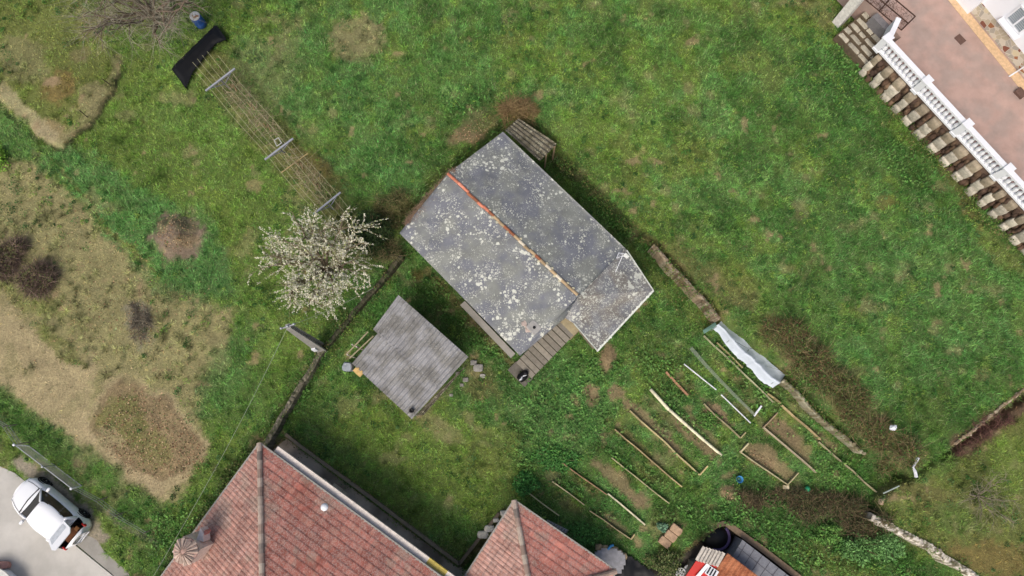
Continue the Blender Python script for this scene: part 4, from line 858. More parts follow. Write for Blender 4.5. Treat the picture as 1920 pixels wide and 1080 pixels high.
# ---------------------------------------------------------------- car
def car():
    z0 = .42
    nose = P(24,928,z0+.5); tail = P(152,990,z0+.6)
    cc_ = (P(88,962,z0+.8)); a = U(np.array([*(P(470/3.6,690/3.6+780,1.9)-P(250/3.6,505/3.6+780,1.9))[:2], 0]))  # nose -> tail
    L, Wd = 4.15, 1.76
    t = thing('parked_car', 'white hatchback parked on the grey road with its tailgate open', 'car', (cc_[0], cc_[1], z0))
    o = np.array([cc_[0], cc_[1], z0]); s = np.cross(UP, a)   # s: left side when facing tail
    def W(u, v, z): return o+a*u+s*v+UP*z
    st = np.linspace(-L/2, L/2, 34); V = []
    def hw(u):  # half width in plan
        q = abs(u)/(L/2); e = 4.2 if u < 0 else 4.8
        return Wd/2*(1-max(0, q)**(e*1.7))**(1/ (2.6 if u < 0 else 3.2)) if q < 1 else 0.02
    def belt(u): # height of bonnet/belt line
        if u < -1.0: return .70+(u+2.075)*.24
        return min(.97, .96+.02*(u+1))
    nq = 9
    for u in st:
        h = max(hw(u*.998), .34 if abs(u) > L/2-.01 else .1); b = belt(u)-(.05 if abs(u) > L/2-.05 else 0)
        sec = [(-h*.93, .18), (-h*1.0, .38), (-h*1.0, .62), (-h*.97, b-.08), (-h*.86, b), (-h*.45, b+.045), (0, b+.06), (h*.45, b+.045), (h*.86, b), (h*.97, b-.08), (h, .62), (h, .38), (h*.93, .18)]
        V.append([W(u, y, z) for y, z in sec])
    V = np.array(V); m = V.shape[1]; n = len(st)
    F_ = [(i*m+k, i*m+k+1, (i+1)*m+k+1, (i+1)*m+k) for i in range(n-1) for k in range(m-1)]+[tuple(range(m)), tuple(range((n-1)*m, n*m))[::-1]]+[(i*m, (i+1)*m, (i+1)*m+m-1, i*m+m-1) for i in range(n-1)]
    F_ = [f for f in F_ if not (len(f) == 4 and f[0] % m in (3,4,5,6,7,8) and st[min(f[0]//m, n-1)] > 1.35 and st[min(f[0]//m, n-1)] < 1.9)]
    mb = MB(); mb.add(V.reshape(-1, 3), F_)
    body = part('body', mb, M['paint'], t, True)
    # cabin: glass block with white roof and pillars
    def ring(u0, u1, w0, w1, z): return [W(u0, -w0, z), W(u1, -w1, z), W(u1, w1, z), W(u0, w0, z)]
    lowr = [(-.98, .74), (-.6, .80), (.2, .82), (.9, .80), (1.42, .74)]; topr = [(-.38, .50), (-.2, .60), (.3, .64), (.85, .62), (1.22, .54)]
    mb = MB(); VV = []
    for (u, y), (u2, y2) in zip(lowr, topr): VV += [W(u, -y, .95), W(u2, -y2, 1.40), W(u2, y2, 1.40), W(u, y, .95)]
    FF = []
    for i in range(4): FF += [(4*i, 4*i+1, 4*i+5, 4*i+4)[::-1], (4*i+1, 4*i+2, 4*i+6, 4*i+5)[::-1], (4*i+2, 4*i+3, 4*i+7, 4*i+6)[::-1]]
    FF += [(0, 1, 2, 3), ]
    mb.add(VV, FF); part('window_glass', mb, M['glass'], t)
    mb = MB(); g = 12; us = np.linspace(-.36, 1.3, g); R_ = []
    for i, u in enumerate(us):
        e = .9 if i in (0, g-1) else 1.0; wv = np.interp(u, [-.4, .3, 1.3], [.58, .67, .60])*e
        R_.append([W(u, y, z) for y, z in ((-wv, 1.37), (-wv*.96, 1.415), (-wv*.5, 1.455-.02*abs(u-.4)), (0, 1.465-.02*abs(u-.4)), (wv*.5, 1.455-.02*abs(u-.4)), (wv*.96, 1.415), (wv, 1.37))])
    R_ = np.array(R_); mb.add(R_.reshape(-1, 3), [(i*7+k, i*7+k+1, (i+1)*7+k+1, (i+1)*7+k) for i in range(g-1) for k in range(6)]+[tuple(range(7)), tuple(range((g-1)*7, g*7))[::-1]])
    for sg in (-1, 1):
        for (u, y), (u2, y2), r in ((lowr[0], topr[0], .05), ((1.38, .77), (1.12, .58), .085)): tube(mb, [W(u, sg*y, .93), W(u2, sg*y2, 1.41)], r, 6)
    part('roof', mb, M['paint'], t, True)
    # rear opening, boot, tailgate lifted
    mb = MB(); mb.add([W(1.30,-.56,.9), W(1.92,-.62,.86), W(1.92,.62,.86), W(1.30,.56,.9), W(1.34,-.5,.45), W(1.86,-.55,.45), W(1.86,.55,.45), W(1.34,.5,.45)], [(4,5,6,7),(0,4,7,3),(1,2,6,5),(0,1,5,4),(3,7,6,2)], lin((34,24,20))); part('boot', mb, M['vcol'], t)
    mb = MB(); box(mb, W(1.62, -.1, .62), (.34,.7,.2), [a, s, UP], lin((104,64,40))); box(mb, W(1.66, .3, .62), (.2,.2,.24), [a, s, UP], lin((150,104,64))); part('boot_load', mb, M['vcol'], t)
    tg = MB(); q0, q1 = W(1.22, 0, 1.50), W(1.98, 0, 1.86); d = U(q1-q0); nn = np.cross(d, s)
    ln = np.linalg.norm(q1-q0)
    ptsT = [(0,-.56),(0,.56),(ln*.75,.64),(ln,.5),(ln,-.5),(ln*.75,-.64)]
    for zz in (0,): v = [q0+d*x+s*y for x, y in ptsT]; v2 = [p-UP*.07 for p in v]; tg.add(v+v2, [tuple(range(6))[::-1], tuple(range(6, 12))]+[(i, (i+1) % 6, 6+(i+1) % 6, 6+i) for i in range(6)])
    tgo = part('tailgate', tg, M['paint'], t)
    tg = MB(); v = [q0+d*x+s*y+UP*.006 for x, y in ((.06,-.44),(.06,.44),(ln*.5,.5),(ln*.5,-.5))]; v = v+[p+UP*.006 for p in v]; tg.add(v, [(0,1,2,3),(4,7,6,5)]+[(i, 4+i, 4+(i+1) % 4, (i+1) % 4) for i in range(4)], lin((190,196,202))); part('rear_window', tg, M['vcol'], tgo)
    for sg in (-1, 1):
        mb = MB(); tube(mb, [W(1.4, sg*.5, .95), W(1.6, sg*.5, 1.6)], .015, 5); part('strut', mb, M['black'], tgo)
        mb = MB(); rock(mb, W(1.86, sg*.69, .80), (.26,.1,.2), [a, s, UP], sq=.6, jit=0); part('tail_light', mb, M['red'], t, True)
        mb = MB(); rock(mb, W(-1.80, sg*.58, .64), (.34,.24,.12), [a, s, UP], sq=.7, jit=0); part('headlight', mb, mat('headlight_lens', (170,176,182), .15, .05, 3) if sg < 0 else D.materials['headlight_lens'], t, True)
        mb = MB(); rock(mb, W(-.62, sg*.96, 1.0), (.16,.26,.16), [a, s, UP], sq=.7, jit=0); tube(mb, [W(-.6, sg*.8, .96), W(-.61, sg*.95, .98)], .03, 5); part('wing_mirror', mb, M['paint'], t, True)
        for u in (-1.32, 1.28):
            mb = MB(); axw = [a, UP, s*sg]
            lathe(mb, W(u, sg*.70, .31), [(.20,0),(.305,.0),(.315,.05),(.315,.17),(.29,.2),(.22,.2)], 22, (1,1,1), axw); wo = part('wheel', mb, M['rubber'], t, True)
            mb = MB(); lathe(mb, W(u, sg*.70, .31), [(.21,.16),(.215,.205),(.19,.19),(.05,.2),(.02,.21)], 20, (1,1,1), axw)
            part('rim', mb, M['steel'], wo)
            mb = MB()
            for k in range(5):
                an = 2*math.pi*(k+.5)/5; tube(mb, [W(u, sg*.905, .31)+a*.07*math.cos(an)+UP*.07*math.sin(an), W(u, sg*.905, .31)+a*.17*math.cos(an)+UP*.17*math.sin(an)], .03, 5)
            part('spoke_gap', mb, M['rubber'], wo)
            mb = MB(); lathe(mb, W(u, sg*.6, .34), [(.3,0),(.38,.0),(.385,.27),(.34,.275),(.3,.1)], 22, lin((12,12,12)), axw)
            part('wheel_arch', mb, M['rubber'], t)
    mb = MB()
    for sg in (-1, 1): tube(mb, [W(-1.02, sg*.72, .975), W(-1.5, sg*.66, .87), W(-1.85, sg*.56, .79)], .010, 4)
    tube(mb, [W(-1.93, -.5, .745), W(-1.96, 0, .76), W(-1.93, .5, .745)], .01, 4); part('bonnet_seam', mb, M['rubber'], t)
    # wipers / bonnet seam / grille / rear plate
    mb = MB(); tube(mb, [W(-1.0, -.6, .975), W(-.9, .05, 1.0)], .012, 4); tube(mb, [W(-1.0, .0, .975), W(-.86, .55, 1.0)], .012, 4); part('wiper', mb, M['black'], t)
    mb = MB(); box(mb, W(-2.02, 0, .5), (.06, 1.0, .16), [a, s, UP]); part('grille', mb, M['black'], t)
    mb = MB(); box(mb, W(2.085, 0, .5), (.03, .5, .11), [a, s, UP]); part('number_plate', mb, M['white'], t)
    mb = MB(); tube(mb, [W(-1.05, -.72, .96), W(-1.1, 0, 1.0), W(-1.05, .72, .96)], .03, 5); part('cowl', mb, M['black'], t)
car()

# ---------------------------------------------------------------- fence panel by the road
fn = thing('fence_panel', 'galvanised wire mesh fence panel standing beside the road', 'fence', P(95,880,.45))
g0, g1 = G(42, 832), G(150, 913); g0[2] = g1[2] = .45; t0, t1 = P(28,834,1.5), P(135,916,1.5); b0, b1 = P(54,836,.5), P(153,911,.5)
mb = MB()
for a_, b_ in ((t0, t1), (b0, b1)): tube(mb, [a_, b_], .028, 6)
part('rail', mb, M['steel'], fn)
for f in (0, .5, 1.0):
    mb = MB(); a_ = b0*(1-f)+b1*f; b_ = t0*(1-f)+t1*f; tube(mb, [a_-UP*.1, b_+UP*.05], .03, 6); rock(mb, b_+UP*.08, (.14,.14,.1), sq=1, jit=0); part('post', mb, M['white'] if f != .5 else M['steel'], fn)
mb = MB()
for k in range(1, 46):
    f = k/46; tube(mb, [b0*(1-f)+b1*f, t0*(1-f)+t1*f], .007, 3)
for k in range(1, 9):
    f = k/9; tube(mb, [b0*(1-f)+t0*f, b1*(1-f)+t1*f], .007, 3)
part('wire_mesh', mb, M['mesh'], fn)
fn = thing('wire_fence', 'sagging low wire fence running down to the red roofed house', 'fence', P(200,960,.4))
pts = [P(135,916,1.3), P(180,940,1.1), P(215,968,1.0), P(270,1000,.9)]
for p in pts[1:]:
    mb = MB(); tube(mb, [np.array([p[0]+.2, p[1]+.15, .3]), p], .03, 5, lin((130,124,110))); part('post', mb, M['wood'], fn)
mb = MB()
for dz in (0, -.25, -.5): tube(mb, [p+UP*dz for p in pts], .012, 4)
part('wire', mb, M['mesh'], fn)
fn = thing('wire_fence', 'low grey wire fence at the far left above the road', 'fence', P(15,810,.4))
pts = [P(-30,780,1.2), P(5,800,1.2), P(28,834,1.2)]
for p in pts:
    mb = MB(); tube(mb, [np.array([p[0]+.25, p[1]+.12, .3]), p], .03, 5, lin((130,124,110))); part('post', mb, M['wood'], fn)
mb = MB()
for dz in (0, -.25, -.5): tube(mb, [p+UP*dz for p in pts], .012, 4)
part('wire', mb, M['mesh'], fn)

# ---------------------------------------------------------------- utility pole and cables
pb_ = P(603,654,.5); ptop = P(540,612,5.6); base = np.array([pb_[0], pb_[1], .3])
up_ = thing('utility_pole', 'tall concrete utility pole with a white fitting by the dark stone wall', 'pole', base)
mb = MB(); d = U(ptop-base); s = U(np.cross(d, UP)); n2 = np.cross(d, s)
for sg in (-1, 1):
    v = []
    for f, wd, th in ((0, .22, .1), (1, .11, .07)):
        c = base+(ptop-base)*f+n2*sg*wd*.8; v += [c+s*wd+n2*th*.5, c-s*wd+n2*th*.5, c-s*wd-n2*th*.5, c+s*wd-n2*th*.5]
    mb.add(v, BOXF, lin((150,148,142)))
for k in range(14):
    f = (k+.5)/14; c = base+(ptop-base)*f; box(mb, c, (.2-.09*f, .22-.1*f, .09), [s*1., n2, d], lin((120,118,112)))
part('shaft', mb, M['vcol'], up_)
mb = MB(); q = base+(ptop-base)*.22; box(mb, q+n2*.0+P(590,647,1.2)-P(593,640,1.2)-UP*0, (.5,.2,.22), [d, s, n2]); part('junction_box', mb, M['white'], up_)
mb = MB(); tube(mb, [ptop-s*.35, ptop+s*.35], .04, 6)
for k in (-1, 0, 1): lathe(mb, ptop+s*.3*k, [(.03,0),(.055,.05),(.04,.1),(.05,.14),(.01,.16)], 8)
part('insulator', mb, M['steel'], up_)
mb = MB(); e1 = P(285,1085,4.6); pts = [ptop*(1-f)+e1*f-UP*.5*math.sin(math.pi*f) for f in np.linspace(0, 1, 14)]; tube(mb, pts, .009, 4, lin((150,158,140)))
e2 = P(700,540,3.6); pts = [ptop*(1-f)+e2*f-UP*.4*math.sin(math.pi*f) for f in np.linspace(0, 1, 10)]; tube(mb, pts, .008, 4, lin((150,154,140)))
solo('overhead_cable', mb, M['vcol'], 'thin pale cable hanging from the concrete utility pole over the grass', 'cable')

# ---------------------------------------------------------------- trellis, tarp, barrel
tb = G(520, 300)
vt = thing('vine_trellis', 'long vine trellis with three grey T posts and pale wires', 'trellis', tb)
def crossbar(l, r, zc, foot):
    a_, b_ = P(*l, zc), P(*r, zc); c = (a_+b_)/2; f = np.array([*P(*foot, .5)[:2], .4])
    mb = MB(); beam(mb, a_, b_, .09, .07, lin((150,154,162))); part('crossbar', mb, M['vcol'], vt)
    mb = MB(); tube(mb, [f, c], .05, 6, lin((140,142,148))); part('post', mb, M['vcol'], vt)
    mb = MB(); m_ = f*.45+c*.55; tube(mb, [m_, a_*.75+c*.25], .03, 5, lin((144,148,156))); tube(mb, [m_, b_*.75+c*.25], .03, 5, lin((144,148,156))); part('brace', mb, M['vcol'], vt)
crossbar((386,171),(441,129),2.0,(430,165)); crossbar((497,300),(550,260),2.0,(533,286)); crossbar((588,402),(639,361),2.0,(625,392))
mb = MB(); beam(mb, P(394,166,1.7), P(432,138,1.95), .06, .06, lin((150,154,162))); 
for a_, b_ in (((514,263),(522,258)),((522,258),(528,268)),((528,268),(519,274)),((519,274),(514,263))): tube(mb, [P(*a_, 1.9), P(*b_, 1.9)], .025, 5, lin((190,190,186)))
part('brace', mb, M['vcol'], vt)
dl = U(P(612,380,2)-P(414,150,2)); dls = np.cross(dl, UP)
c0 = P(414,150,2.04); Lw = np.linalg.norm(P(612,380,2)-P(414,150,2))
for k, off in enumerate((-.72, -.42, -.1, .2, .5, .76)):
    mb = MB(); s0 = -1.9 if k in (1, 2, 3, 4) else -1.3; s1 = Lw+rng.uniform(1.0, 2.0)
    pts = [c0+dls*off+dl*q+dls*.03*math.sin(q*1.3+k)-UP*(.06*abs(math.sin(q*math.pi/4))) for q in np.linspace(s0, s1, 16)]
    tube(mb, pts, .009, 4, lin((178,176,140))); part('wire', mb, M['vcol'], vt)
mb = MB(); beam(mb, P(528,324,1.7), P(577,288,1.7), .05, .05, lin((176,156,110))); part('cane', mb, M['wood'], vt)
vb = [(470,200,'bare pale vine on the trellis between the first two posts'),(436,165,'bare vine stump climbing by the first trellis post nearest the black sheet'),(560,310,'bare tan vine beyond the middle trellis post'),(592,348,'tangled dry vine just before the last trellis post'),(500,240,'sprawling dry vine just before the middle trellis post')]
for px, py, lb in vb:
    g = G(px+8, py+6); v_ = thing('vine', lb, 'vine', g, 'vines on the trellis')
    mb = MB(); c = lin((156,130,96)); tr = [g, g+np.array([.05, .1, .7]), P(px, py, 1.5), P(px-6, py-8, 1.95)]; tube(mb, tr, [.04, .035, .03, .02], 5, c); part('stem', mb, M['twig'], v_)
    mb = MB(); n = 130; f = rng.random(n)[:, None]; p0 = P(px, py, 1.7)+dl*rng.uniform(-1.1, 1.1, (n, 1))+dls*rng.uniform(-.5, .5, (n, 1))+UP*rng.uniform(-.5, .3, (n, 1))
    dr_ = dl*rng.choice([-1, 1], (n, 1))*.5+rng.normal(size=(n, 3))*.7; stalks(mb, p0, dr_, rng.uniform(.2, .8, n), .026, rng.normal(size=(n, 3))*.45, lin((160,146,118))*rng.uniform(.7, 1.1, (n, 1)), 3, 4); part('shoots', mb, M['twig'], v_)
# black sheet: draped grid
mb = MB(); tp = [(402,46),(421,72),(399,82),(357,135),(346,162),(321,128),(328,118),(372,76)]
TPW = wp(tp, .9); v, f = sheet(TPW, lambda X, Y: .86+.05*(fbm(X, Y, .9, 301, 3)-.5)-.06*ss(.35, .0, sdist(TPW, X, Y))**2, .05)
S_in = sdist(TPW, v[:, 0], v[:, 1]); 
mb.add(np.concatenate([v, v-UP*.01]), [f, f[:, ::-1]+len(v)])
for a_, b_ in ((TPW[0], TPW[1]), (TPW[4], TPW[5])): beam(mb, np.array([*a_, .35]), np.array([*b_, .35]), .05, .45)
for p in TPW: tube(mb, [np.array([*p, .3]), np.array([*p, .78])], .03, 5)
solo('black_sheet', mb, M['black'], 'folded black plastic sheet draped under the upper end of the trellis', 'plastic sheet')
g = P(373,40,.9); g = np.array([g[0], g[1], .5])
t = thing('barrel', 'blue plastic barrel with a grey white lid beside the bare tree', 'barrel', g)
mb = MB(); lathe(mb, g, [(.24,0),(.29,.06),(.30,.3),(.31,.33),(.30,.36),(.30,.62),(.31,.65),(.29,.85),(.25,.93)], 20); part('body', mb, M['plastic_blue'], t, True)
mb = MB(); lathe(mb, g+UP*.9, [(.28,0),(.29,.05),(.25,.07),(.1,.06),(.06,.12),(.02,.12)], 20, lin((196,196,194))); 
for k in range(6): rock(mb, g+UP*.99+np.array([rng.normal(0,.1), rng.normal(0,.1), 0]), (.12,.1,.06), col=lin((150,120,96)), n=6, m=4)
part('lid', mb, M['vcol'], t)

# ---------------------------------------------------------------- trees and bushes
def tree_limbs(mb, base, tips, r0, col, jit=.12, n=7):
    """limbs from base sweeping to each tip; returns points along them"""
    out = []
    for tp_, fork, rr in tips:
        b_ = fork if fork is not None else base; pts = []
        L = np.linalg.norm(tp_-b_); mid_ = b_*.5+tp_*.5+UP*L*.12+rng.normal(0, jit*L*.5, 3)
        for i in range(n+1):
            f = i/n; p = b_*(1-f)**2+2*mid_*f*(1-f)+tp_*f*f+rng.normal(0, .02*L*(f > 0), 3); pts.append(p)
        tube(mb, pts, np.linspace(rr, rr*.28, n+1), 5, col); out.append(np.array(pts))
    return out
def bare_tree(name, label, base, crown, R, top, nl, nt, c1, c2, squash=1.0, r0=.12, twl=(.4, 1.1), tww=.022):
    t = thing(name, label, 'tree', base); base = np.asarray(base, float); crown = np.asarray(crown, float)
    mb = MB(); fork = base*.55+np.array([crown[0], crown[1], top*.35])*.45; fork[2] = base[2]+(top-base[2])*.28
    tube(mb, [base-UP*.1, (base+fork)/2+rng.normal(0, .04, 3), fork], [r0*1.3, r0*1.05, r0], 8, c1)
    tips = []
    for i in range(nl):
        a_ = 2*math.pi*(i+rng.uniform(-.3, .3))/nl; rr = R*rng.uniform(.6, 1.0); tips.append((crown+np.array([math.cos(a_)*rr, math.sin(a_)*rr*squash, 0])+UP*(top-crown[2])*rng.uniform(-.1, .7), fork, r0*.6))
    tips.append((crown+UP*(top-crown[2]), fork, r0*.7)); limbs = tree_limbs(mb, base, tips, r0, c1)
    sec = []
    for lb in limbs:
        for k in range(5):
            i = rng.integers(2, len(lb)-1); p = lb[i]; d_ = U(lb[-1]-lb[0]); q = p+U(d_*.7+rng.normal(0, .7, 3)*np.array([1, 1, .5]))*R*rng.uniform(.25, .5); q[2] = max(q[2], base[2]+.8); sec.append((q, p, r0*.28))
    l2 = tree_limbs(mb, base, sec, r0, c1, n=5); part('trunk', mb, M['twig'], t)
    allp = np.concatenate([l[1:] for l in limbs+l2]); dirs = np.concatenate([np.gradient(l, axis=0)[1:] for l in limbs+l2])
    i = rng.integers(0, len(allp), nt); mb = MB(); dd_ = dirs[i]/np.linalg.norm(dirs[i], axis=1, keepdims=True)+rng.normal(0, .75, (nt, 3)); Lg = rng.uniform(*twl, nt)
    bd = rng.normal(0, .25, (nt, 3)); stalks(mb, allp[i], dd_, Lg, tww, bd, c2*rng.uniform(.75, 1.2, (nt, 1)), 3, 4)
    part('twigs', mb, M['twig'], t)
    d_ = dd_/np.linalg.norm(dd_, axis=1, keepdims=True)
    return t, allp[i], d_, Lg, bd
grey = lin((112,98,84))
bare_tree('bare_tree', 'large leafless tree spreading brown branches at the top left', G(318, 40), P(250,14,3.4), 4.2, 5.2, 15, 1500, grey, lin((158,152,134)), .66, .14, (.5, 1.6), .018)
bare_tree('bare_tree', 'thin leafless sapling on the brown slope at the right edge', G(1818, 926), P(1856,935,1.9), 1.5, 2.2, 8, 260, lin((130,122,104)), lin((150,144,118)), .9, .05, (.3, .8), .014)
# blossom tree
t, tp0, td, tl_, tb_ = bare_tree('blossom_tree', 'fruit tree covered in creamy white blossom beside the utility pole', G(628, 512), P(590,488,3.5), 2.55, 4.6, 15, 1000, lin((116,104,86)), lin((150,140,110)), 1.0, .12, (.45, 1.05), .02)
mb = MB(); pos = []
sel = rng.random(len(tp0)) < .6; ncl = 34
for p, d_, l, b_, ok in zip(tp0, td, tl_, tb_, sel):
    if not ok: continue
    f = rng.uniform(.15, 1, ncl)[:, None]; pos.append(p+d_*l*f+b_*l*f*f+rng.normal(0, .026, (ncl, 3)))
pos = np.concatenate(pos); n = len(pos)
col = np.where(rng.random((n, 1)) < .8, lin((236,233,212)), lin((168,180,110)))*rng.uniform(.75, 1.1, (n, 1)); leaves(mb, pos, rng.uniform(.035, .085, n), col, 1.2, .8)
part('blossom', mb, M['leaf'], t)
def clump(mb, c, r, h, n, cols, size=(.08, .16), flat=.8, shell=.55):
    d_ = rng.normal(size=(n, 3)); d_[:, 2] = np.abs(d_[:, 2]); d_ /= np.linalg.norm(d_, axis=1, keepdims=True)
    rr = rng.uniform(shell, 1, n)[:, None]*(1+.3*(vn(d_[:, 0]*3+7, d_[:, 1]*3, 1, int(rng.integers(999)))[:, None]-.5)*2)
    p = c+d_*rr*np.array([r[0], r[1], h]); col = np.array([lin(q) for q in cols])[rng.integers(len(cols), size=n)]*rng.uniform(.6, 1.35, (n, 1)); leaves(mb, p, rng.uniform(*size, n), col, flat)
def bush(name, label, px, py, r, h, n, cols, size=(.07, .16), rot=None, lobes=6, cat='bush', group=None):
    g = G(px, py); t = thing(name, label, cat, g, group)
    mb = MB()
    for k in range(7): a_ = rng.random()*6.28; tube(mb, [g-UP*.1, g+np.array([math.cos(a_)*r[0]*.3, math.sin(a_)*r[1]*.3, h*.4]), g+np.array([math.cos(a_)*r[0]*.7, math.sin(a_)*r[1]*.7, h*.8])], [.03, .02, .008], 4, lin((96,80,60)))
    part('stems', mb, M['twig'], t); mb = MB()
    for k in range(lobes):
        a_ = 6.28*k/lobes+rng.random(); q = rng.uniform(.25, .62); s = rng.uniform(.4, .62)
        clump(mb, g+np.array([math.cos(a_)*r[0]*q, math.sin(a_)*r[1]*q, h*rng.uniform(.0, .25)]), (r[0]*s, r[1]*s), h*rng.uniform(.6, .85), n//lobes, cols, size)
    part('foliage', mb, M['leaf'], t); return t
GR = [(84,128,56),(100,146,68),(74,112,50),(116,154,76)]
DG = [(40,62,32),(50,74,36),(34,54,28),(58,84,40)]
bush('conifer', 'dark evergreen shrub between the blossom tree and the grey roof', 697, 445, (1.35,1.3), 2.1, 5200, [(52,72,36),(44,62,30),(62,86,42),(38,54,26)], (.05, .13), lobes=9)
bush('leafy_shrub', 'rounded green shrub below the dark brambles, nearest the white wall', 1655, 1018, (1.0,.9), 1.1, 1600, [(104,148,84),(120,164,98),(84,124,66)], (.08, .17), group='round shrubs below the brambles')
bush('leafy_shrub', 'broad green shrub left of the one nearest the white wall', 1603, 1022, (1.2,.9), 1.0, 1900, [(98,142,78),(114,158,90),(78,116,58)], (.08, .17), group='round shrubs below the brambles')
bush('leafy_shrub', 'small green shrub at the end of the dark bramble band', 1550, 998, (.8,.6), .7, 900, GR, group='round shrubs below the brambles')
bush('leafy_shrub', 'bright lime green shrub cut by the left edge', 4, 300, (.55,.7), .8, 700, [(126,168,60),(110,152,54)], (.09, .16))
bush('leafy_shrub', 'olive shrub beside the sunken courtyard left of the red panels', 1245, 1052, (1.1,.8), 1.1, 1500, [(92,108,60),(74,92,48),(112,116,74)])
bush('ivy_clump', 'dark green ivy at the north corner of the smaller tiled house', 985, 905, (.9,.7), .6, 1500, [(66,124,56),(84,142,68),(56,108,48)], (.08, .15))
bush('leafy_shrub', 'green growth at the start of the garden rows by the old trench', 1040, 860, (1.5,.8), .3, 1800, [(72,126,60),(90,144,70),(60,110,50)], (.08, .16))
bush('leafy_shrub', 'dense green weeds against the northeast eave of the smaller house', 1090, 1000, (1.3,.5), .35, 1300, [(70,120,56),(88,138,66)], (.07, .14))
bush('cabbage', 'blue green cabbage plant near the tan stepping blocks', 1243, 988, (.35,.3), .35, 160, [(116,150,120),(96,134,104)], (.14, .22), lobes=3, cat='plant')
for px, py, r, h, lb in ((1330,790,.8,.3,'low leafy crop between the cream board and its neighbour'),):
    bush('weed_clump', lb, px, py, (r, r*.6), h, 800, DG if px < 1000 else GR, (.06, .13), cat='weeds')
def bramble(name, label, px, py, r, h, n, cols, rot=0., w=.02, green=0, cat='bush', group=None, leaf=None, dome=True):
    g = G(px, py); t = thing(name, label, cat, g, group); mb = MB(); a_ = math.radians(rot)
    q = rng.normal(size=(n, 2)); q /= np.linalg.norm(q, axis=1, keepdims=True); q *= np.sqrt(rng.random((n, 1))); q *= np.array(r)
    q = np.stack([q[:, 0]*math.cos(a_)-q[:, 1]*math.sin(a_), q[:, 0]*math.sin(a_)+q[:, 1]*math.cos(a_)], 1)
    x_, y_ = g[0]+q[:, 0], g[1]+q[:, 1]; x_ = x_+1.1*(fbm(x_, y_, 1.0, 71, 3)-.5); y_ = y_+1.1*(fbm(x_, y_, 1.0, 75, 3)-.5)
    kk = (fbm(x_, y_, .55, 91, 3) > .47) | (rng.random(n) < (.8 if h > .75 else .18)); x_, y_, q = x_[kk], y_[kk], q[kk]; n = len(x_); rn = (q**2).sum(1)/max(r)**2
    z_ = GZ(x_, y_)+h*np.sqrt(np.clip(1-rn, 0, 1))*rng.uniform(.1, .9, n)*(.5+vn(x_, y_, .5, 44))
    dr_ = rng.normal(size=(n, 3)); dr_[:, 2] = np.abs(dr_[:, 2])*.5+.15; dr_[:, :2] += q*.4
    col = np.array([lin(c) for c in cols])[rng.integers(len(cols), size=n)]*rng.uniform(.6, 1.35, (n, 1))
    stalks(mb, np.stack([x_, y_, z_], 1), dr_, rng.uniform(.2, .65, n)*min(1, .4+h), w, rng.normal(size=(n, 3))*np.array([.5, .5, .4])-np.array([0, 0, .35]), col, 3, 3); part('stems', mb, M['twig'], t)
    if leaf:
        m_ = len(x_); mb = MB(); p = np.stack([x_, y_, z_+.1], 1)[:m_]+rng.normal(0, .1, (m_, 3)); lc = np.array([lin(c) for c in leaf])[rng.integers(len(leaf), size=m_)]*rng.uniform(.6, 1.3, (m_, 1)); leaves(mb, p, rng.uniform(.06, .13, m_), lc, 1.0); part('leaves', mb, M['leaf'], t)
    return t
PU = [(128,108,98),(104,86,78),(152,132,116),(88,72,66)]; BN = [(122,114,76),(98,94,60),(146,136,98),(82,82,50)]; DK = [(106,96,72),(88,80,58),(126,112,82),(112,96,74)]
bramble('bare_bush', 'round purplish bare bush at the left edge', 20, 488, (.8,.9), 1.0, 3200, PU, group='bare bushes in the straw field', leaf=[(92,104,56),(110,100,70)])
bramble('bare_bush', 'round purplish bare bush right of the one at the left edge', 80, 522, (.75,.85), .9, 2800, PU, group='bare bushes in the straw field', leaf=[(96,108,58),(110,96,70)])
bramble('brush_pile', 'flat grey heap of cut brush in the straw field', 262, 608, (.55,1.2), .25, 1100, [(112,104,92),(90,82,74),(136,128,110)], 12)
HB = [(1478,640,1.5,.9,'tan'),(1520,685,1.6,1.0,''),(1575,735,1.5,.9,''),(1620,785,1.4,.9,''),(1675,840,1.4,.9,'')]
HL = ['dry rusty bramble mound right of the white plastic tunnel','dry bramble mound below the rusty one by the tunnel','reddish bramble mound halfway down the field edge','dark bramble mound left of the white plastic bag','thick brown bramble mound above the bent white pipe']
for (px, py, r1, r2, _), lb in zip(HB, HL): bramble('bramble', lb, px, py, (r1, r2*1.05), .6, 1500, BN+([(128,94,74)] if 'r' in lb[4:8] else []), -42, .026, group='dry brambles along the garden edge', leaf=[(78,116,50),(108,118,60),(62,96,42)])
bramble('bramble', 'dark bramble band above the courtyard, left end', 1430, 930, (1.6,.4), .4, 1300, DK, -3, .024, group='dark brambles behind the courtyard')
bramble('bramble', 'dark bramble band in the middle behind the courtyard', 1520, 945, (1.7,.6), .5, 1700, DK, -15, .024, group='dark brambles behind the courtyard', leaf=[(54,66,34),(70,80,42)])
bramble('bramble', 'dark bramble band ending at the white stone wall', 1600, 975, (1.6,.75), .6, 1900, DK, -22, .024, group='dark brambles behind the courtyard', leaf=[(54,66,34),(70,80,42)])
bramble('bramble', 'reddish dry stems along the low wall at the right edge', 1840, 815, (1.9,.5), .4, 1500, [(104,70,66),(84,58,54),(124,92,80)], 36, .018)
bramble('dry_bush', 'dry brown bush overhanging the mossy lean-to', 974, 212, (.85,.7), 1.1, 1100, [(136,112,78),(112,92,62),(150,130,92)])
bramble('bramble', 'brown dead stems in the corner between trellis and grey roof', 745, 400, (1.3,.8), .6, 1500, BN, 10, leaf=[(70,88,42),(84,96,50)])
bramble('bramble', 'dead undergrowth in the ditch beside the white blossom tree', 722, 470, (.9,.5), .7, 1000, [(150,140,104),(110,104,70),(130,118,84)], 40, leaf=[(64,82,40)])
